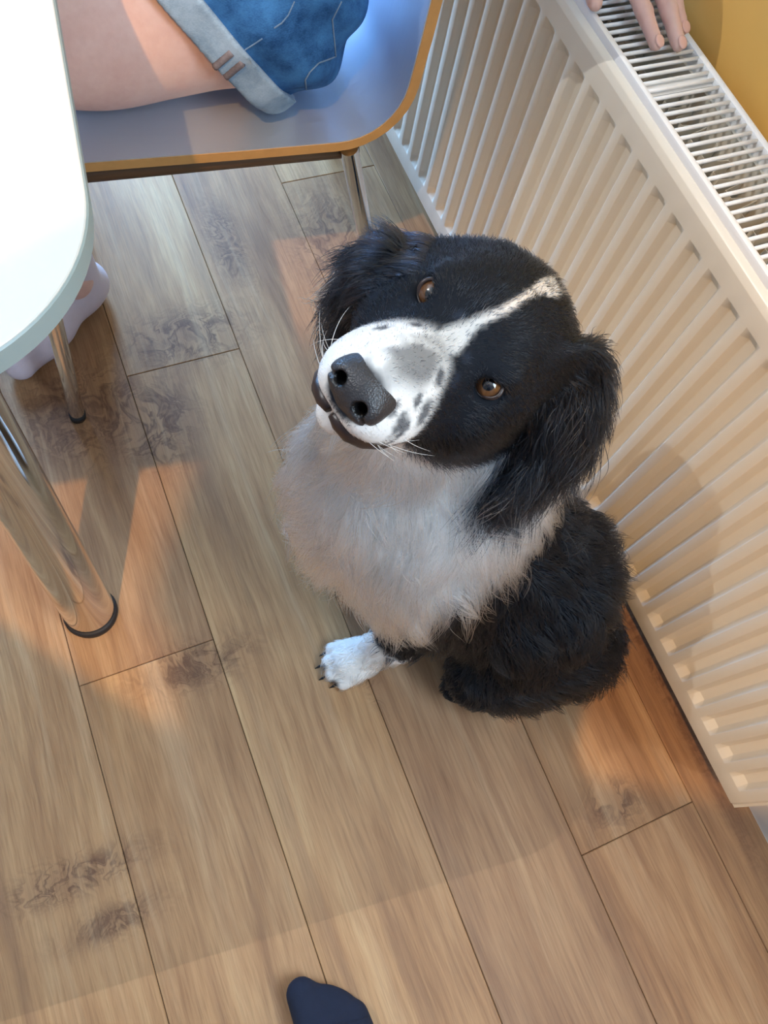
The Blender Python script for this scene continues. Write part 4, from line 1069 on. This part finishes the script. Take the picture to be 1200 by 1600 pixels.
# ------------------------------------------------------------------ fur: real strands grown from the hide
def fur(name, parent, mat, roots, N, col, length, flow, lift, sag, radius, clump, curl, K=6, clump_n=22, seed=1):
    g = np.random.default_rng(seed); n = len(roots)
    jl = length*g.uniform(0.65, 1.15, n)
    T = flow-N*(flow*N).sum(1, keepdims=True); T /= np.maximum(np.linalg.norm(T, axis=1, keepdims=True), 1e-6)
    T = T+0.22*g.normal(size=(n, 3)); T -= N*(T*N).sum(1, keepdims=True)*0.8; T /= np.linalg.norm(T, axis=1, keepdims=True)
    lf = (lift*g.uniform(0.6, 1.5, n))[:, None]
    d0 = T+N*lf*1.6; d0 /= np.linalg.norm(d0, axis=1, keepdims=True)
    d1 = T+N*lf*0.35+A3(0, 0, -1)*sag[:, None]; d1 /= np.linalg.norm(d1, axis=1, keepdims=True)
    side = np.cross(T, N); ph = g.uniform(0, 6.28, n)
    P = np.zeros((n, K, 3)); P[:, 0] = roots-N*0.0008
    for k in range(1, K):
        t = (k-0.5)/(K-1); d = d0*(1-t)+d1*t; d /= np.linalg.norm(d, axis=1, keepdims=True)
        wob = side*(curl*np.sin(ph+5.0*t))[:, None]
        P[:, k] = P[:, k-1]+(d+wob)*(jl/(K-1))[:, None]
    # gather strands into locks
    ng = max(1, n//clump_n); gi = g.choice(n, ng, replace=False)
    kd = kdtree.KDTree(ng)
    for i, q in enumerate(gi): kd.insert(roots[q], i)
    kd.balance()
    own = gi[np.array([kd.find(r)[1] for r in roots])]
    for k in range(1, K):
        t = (k/(K-1))**1.4; w_ = (clump*t)[:, None]
        tgt = P[own, 0]+(P[own, k]-P[own, 0])*np.clip(jl/jl[own], 0.5, 1.2)[:, None]
        P[:, k] = P[:, k]*(1-w_)+tgt*w_
    P[:, :, 2] = np.maximum(P[:, :, 2], 0.0012)
    P[:, :, 0] = np.minimum(P[:, :, 0], RX-0.0012)
    cu = bpy.data.hair_curves.new(name); cu.add_curves([K]*n)
    cu.attributes['position'].data.foreach_set('vector', (P-base_of(parent)).astype(np.float32).ravel())
    ra = cu.attributes.get('radius') or cu.attributes.new('radius', 'FLOAT', 'POINT')
    tt = np.linspace(0, 1, K); ra.data.foreach_set('value', (radius[:, None]*(1-0.85*tt[None]**1.5)).astype(np.float32).ravel())
    ca = cu.attributes.new('col', 'FLOAT_COLOR', 'CURVE'); c4 = np.ones((n, 4), np.float32); c4[:, :3] = col; ca.data.foreach_set('color', c4.ravel())
    cu.materials.append(mat)
    o = new_obj(name, cu, parent); o['kind'] = 'stuff'; return o
def flow_field(P, N):
    f, l, u = local(P); n = len(P)
    hw = 1-smooth01(np.linalg.norm(P-H(-0.04, 0, -0.01), axis=1), 0.095, 0.125); hw = np.maximum(hw, (f > 0.01)*(u > -0.11)*1.0)
    axis_p = NK0+np.clip(((P-NK0)@(NK1-NK0))/((NK1-NK0)@(NK1-NK0)), 0, 1)[:, None]*(NK1-NK0)
    radial = P-axis_p; radial /= np.maximum(np.linalg.norm(radial, axis=1, keepdims=True), 1e-6)
    ruff = A3(0, 0, -0.8)+0.35*radial+A3(0.10, -0.25, 0)
    body = np.tile(A3(0.45, -0.35, -0.75), (n, 1))
    wb = smooth01(P[:, 0], 0.26, 0.36)*smooth01(0.40-P[:, 2], 0, 0.08)
    F_ = ruff*(1-wb[:, None])+body*wb[:, None]
    lg = (P[:, 2] < 0.12) & (P[:, 0] < 0.32); F_[lg] = A3(-0.25, 0, -0.8)
    paw = (P[:, 2] < 0.05) & (P[:, 0] < 0.31); F_[paw] = A3(-1, 0, -0.25)
    hd = -hf[None]*1.0-hu[None]*0.25+hl[None]*np.sign(l)[:, None]*0.35*smooth01(np.abs(l), 0.01, 0.04)[:, None]
    # behind the nose hair lies back and to the sides
    F_ = F_*(1-hw[:, None])+hd*hw[:, None]
    L = 0.036+0.010*wb-0.006*(P[:, 2] < 0.10)
    coll = smooth01((P-COLL_P[1])@COLL_N, -0.01, 0.02); L = np.where(wb < 0.5, L+0.014*coll, L)
    L = np.where(lg, 0.013, L); L = np.where(paw, 0.0115, L)
    fl = 0.0085+0.012*smooth01(-f, 0.03, 0.11)+0.014*smooth01(np.abs(l), 0.045, 0.07)*smooth01(-u, 0.0, 0.04)
    fl = np.where(f > 0.015, 0.0065, fl); fl = np.where(f > 0.06, 0.0045, fl)
    L = L*(1-hw)+fl*hw
    lift = np.where(hw > 0.5, 0.22, 0.42); lift = np.where(coll*(1-hw) > 0.5, 0.5, lift); sag = np.where(hw > 0.5, 0.05, 0.7); sag = np.where(wb > 0.5, 0.35, sag)
    clump = np.where(hw > 0.5, 0.3, 0.78); curl = np.where(hw > 0.5, 0.05, 0.14)
    V3 = np.stack([vnoise(P, 26, 0.4), vnoise(P, 26, 2.2), vnoise(P, 26, 4.1)], 1); V4 = np.stack([vnoise(P, 70, 1.1), vnoise(P, 70, 3.0), vnoise(P, 70, 5.2)], 1)
    F_ = F_+(1-hw)[:, None]*np.where(lg | paw, 0.2, 1.0)[:, None]*(0.7*V3+0.3*V4)+hw[:, None]*0.22*V4
    L = L*(1+0.35*(1-hw)*vnoise(P, 40, 2.7))
    earw = np.zeros(n)
    for E_, (d, t_) in zip((EAR_L, EAR_R), ear_d(P)):
        m = (d < 0.046) & (t_ > 0.16) & ~((np.abs(l) < 0.04) & (f > -0.035)); idx = np.clip((t_*(len(E_)-1)).astype(int), 0, len(E_)-2)
        ax = np.array([nrm(E_[i+1]-E_[i]) for i in range(len(E_)-1)])[idx]
        F_[m] = ax[m]+A3(0, 0, -0.35); L[m] = (0.022+0.040*t_[m]); lift[m] = 0.34; sag[m] = 0.35; clump[m] = 0.6; curl[m] = 0.22; earw[m] = 1
    return F_, L, lift, sag, clump, curl, hw, earw
def sample_surface(V, Q, n, weight, seed=3):
    g = np.random.default_rng(seed); tri = np.concatenate([Q[:, [0, 1, 2]], Q[:, [0, 2, 3]]])
    a, b, c = V[tri[:, 0]], V[tri[:, 1]], V[tri[:, 2]]; ar = 0.5*np.linalg.norm(np.cross(b-a, c-a), axis=1)*weight((a+b+c)/3)
    pr = ar/ar.sum(); ti = g.choice(len(tri), n, p=pr); u_, v_ = g.random(n), g.random(n); fl = u_+v_ > 1; u_[fl], v_[fl] = 1-u_[fl], 1-v_[fl]
    return a[ti]+(b-a)[ti]*u_[:, None]+(c-a)[ti]*v_[:, None]
def dens(P):
    f, l, u = local(P); hw = 1-smooth01(np.linalg.norm(P-H(-0.03, 0, -0.01), axis=1), 0.10, 0.14); hw = np.maximum(hw, (f > 0.01)*(u > -0.11))
    d = 1+4.0*hw+1.5*smooth01((P-COLL_P[1])@COLL_N, -0.01, 0.02)*(1-hw)
    for s in (-1, 1): d = d*(np.linalg.norm(P-H(0.006, s*0.0392, 0), axis=1) > 0.0135)
    d = d*(np.linalg.norm((P-H(0.092, 0.001, -0.036)), axis=1) > 0.0215)
    d = d*(P[:, 2] > 0.004)
    back = (P[:, 1] > 0.33) & (P[:, 2] < 0.3)
    return d*np.where(back, 0.4, 1)
NF = 110000
RP = sample_surface(DV, DQ, NF, dens); RN = df.normal(RP)
FL, LEN, LIFT, SAG, CLP, CRL, HW, EW = flow_field(RP, RN)
rc, rw = coat_color(RP)
pick = np.random.default_rng(8).random(NF); mixed = (rw > 0.04) & (rw < 0.96)        # mixed black and white hairs along every border
rc[mixed & (pick < rw)] = WHITE*0.9; rc[mixed & (pick >= rw)] = BLACK*1.5
jit = np.random.default_rng(5).normal(size=(NF, 1)); rc = np.clip(rc*(1+0.16*jit), 0.004, 0.9)
warm = (np.random.default_rng(6).random(NF) < 0.10) & (rw < 0.3) & (EW > 0); rc[warm] = np.array([0.030, 0.018, 0.012])
_f, _l, _u = local(RP); lum = rc.mean(1); tick = (_f > 0.015) & (HW > 0.5) & (lum > 0.035) & (lum < 0.72)      # salt and pepper hairs on the muzzle
pk2 = np.random.default_rng(9).random(NF); pt = np.clip((lum-0.02)/0.80+0.10*vnoise(RP, 300, 2.0), 0.12, 1)
rc[tick & (pk2 < pt)] = WHITE*0.9; rc[tick & (pk2 >= pt)] = np.array([0.030, 0.030, 0.033])
RAD = np.where(HW > 0.5, 0.00022, 0.00040); RAD = np.where(EW > 0, 0.00032, RAD)
lockt = 1+0.18*vnoise(RP, 130, 0.9)*(HW < 0.5); rc = np.clip(rc*lockt[:, None], 0.004, 0.92)
cream = smooth01(vnoise(RP, 34, 3.3), 0.1, 0.7)*(HW < 0.5)*(rw > 0.5); rc = rc*(1-cream[:, None]*np.array([0.06, 0.13, 0.24]))
fur('fur', dog, M['fur'], RP, RN, rc, LEN, FL, LIFT, SAG, RAD, CLP, CRL)
# long ear fringes
for E_, n_, nm, sd in ((EAR_L, 900, 'ear_fringe', 11), (EAR_R, 520, 'ear_fringe', 12)):
    g = np.random.default_rng(sd)
    wgt = lambda P, E_=E_: np.where((lambda r: (r[0] < 0.04) & (r[1] > 0.3))(ear_d(P)[0 if E_ is EAR_L else 1]), 1.0, 0.0)
    P_ = sample_surface(DV, DQ, n_, wgt, sd); N_ = df.normal(P_); d_, t_ = ear_d(P_)[0 if E_ is EAR_L else 1]
    ax = nrm(E_[-1]-E_[-3]); fl_ = np.tile(ax*0.8+A3(0, 0, -0.7), (n_, 1))+0.15*g.normal(size=(n_, 3))
    fur(nm, dog, M['fur'], P_, N_, np.tile(BLACK*1.6, (n_, 1))*g.uniform(0.7, 1.6, (n_, 1)), 0.045+0.035*t_*g.uniform(0.4, 1.3, n_), fl_, np.full(n_, 0.30), np.full(n_, 0.6), np.full(n_, 0.00038), np.full(n_, 0.75), np.full(n_, 0.42), K=9, clump_n=14, seed=sd)
# longer wavy locks over the white ruff, falling onto the black shoulder
g = np.random.default_rng(31); n_ = 5200
def ruff_w(P):
    f, l, u = local(P); dcl = (P-COLL_P[1])@COLL_N
    return ((dcl > -0.004) & (np.linalg.norm(P-H(-0.03, 0, -0.01), axis=1) > 0.118) & (u < -0.06) & (f < -0.02))*(1+2.0*(dcl < 0.03))
P_ = sample_surface(DV, DQ, n_, ruff_w, 31); N_ = df.normal(P_); F_, L_ = flow_field(P_, N_)[:2]
F_ = F_+0.45*np.stack([vnoise(P_, 18, 0.2), vnoise(P_, 18, 2.9), vnoise(P_, 18, 5.0)], 1)
cw = WHITE*g.uniform(0.72, 1.0, (n_, 1))*np.where(vnoise(P_, 90, 1.0)[:, None] > 0.25, np.array([[1.0, 0.93, 0.82]]), 1.0)
fur('ruff_fringe', dog, M['fur'], P_, N_, cw, 0.044+0.022*g.random(n_), F_, np.full(n_, 0.55), np.full(n_, 0.55), np.full(n_, 0.00042), np.full(n_, 0.88), np.full(n_, 0.38), K=9, clump_n=26, seed=32)
# whiskers
g = np.random.default_rng(21); wp, wd, wlen = [], [], []
for s in (-1, 1):
    for a, u0 in ((0.085, -0.055), (0.078, -0.050), (0.070, -0.056), (0.076, -0.062), (0.064, -0.048), (0.060, -0.060), (0.088, -0.064), (0.070, -0.066)):
        p = snap(H(a, s*0.034, u0)); wp.append(p); wd.append(nrm(hl*s*0.9-hf*0.15+hu*g.normal(0, 0.6)+hf*g.normal(0, 0.4))); wlen.append(g.uniform(0.018, 0.045))
for s in (-1, 1):
    for q in range(0):
        p = snap(H(0.012+0.004*q, s*(0.034+0.004*q), 0.022)); wp.append(p); wd.append(nrm(hu*0.8+hf*0.5+hl*s*0.2+0.2*g.normal(size=3))); wlen.append(0.016)
wp, wd = np.array(wp), np.array(wd); n_ = len(wp)
fur('whiskers', dog, M['whisker'], wp, df.normal(wp), np.ones((n_, 3)), np.array(wlen), wd, np.full(n_, 0.35), np.full(n_, 0.35), np.full(n_, 0.00021), np.zeros(n_), np.full(n_, 0.05), K=8, seed=22)

# eyes, brows and mouths of the two people
def face(parent, fld, c, fw, sd, up, ex=0.030, eu=0.010, er=0.0115, depth=0.078):
    for s_ in (-1, 1):
        p = snap(c+fw*(depth+0.02)+sd*s_*ex+up*eu, fld)-fw*0.006
        V = []; Fc = []; n1, n2 = 9, 14; cols = []
        for i in range(n1):
            th = math.pi*i/(n1-1)
            for k in range(n2):
                q = 2*math.pi*k/n2; V.append(p+er*(math.cos(th)*fw+math.sin(th)*(math.cos(q)*sd+math.sin(q)*up)))
                cols.append((0.01, 0.01, 0.01) if th < 0.3 else ((0.06, 0.035, 0.02) if th < 0.62 else (0.75, 0.72, 0.70)))
        for i in range(n1-1):
            for k in range(n2): Fc.append((i*n2+k, (i+1)*n2+k, (i+1)*n2+(k+1) % n2, i*n2+(k+1) % n2))
        mk('eye', V, Fc, M['eye'], parent, col=np.array(cols))
        MB().tube([snap(c+fw*0.09+sd*s_*(ex+d_)+up*(eu+0.020+h_), fld, 0.001) for d_, h_ in ((-0.014, -0.002), (0.0, 0.003), (0.014, -0.001))], [0.002, 0.003, 0.0018], 8).build('eyebrow', M['hair'], parent)
    MB().tube([snap(c+fw*0.09+sd*d_-up*(0.050-h_), fld, 0.0005) for d_, h_ in ((-0.020, 0.001), (-0.008, 0.0), (0.008, 0.0), (0.020, 0.001))], [0.0015, 0.004, 0.004, 0.0015], 8).build('lips', M['lips'], parent)
M['lips'] = pmat('lip_skin', srgb(190, 112, 104), 0.4, noise_amt=0.05, noise_scale=80)
face(sitter, sf, A3(0.225, 0.85, 1.165), A3(-1, 0, 0), A3(0, 1, 0), A3(0, 0, 1))
face(taker, ff, HEAD2, hd_dir, sid2, hd_up)
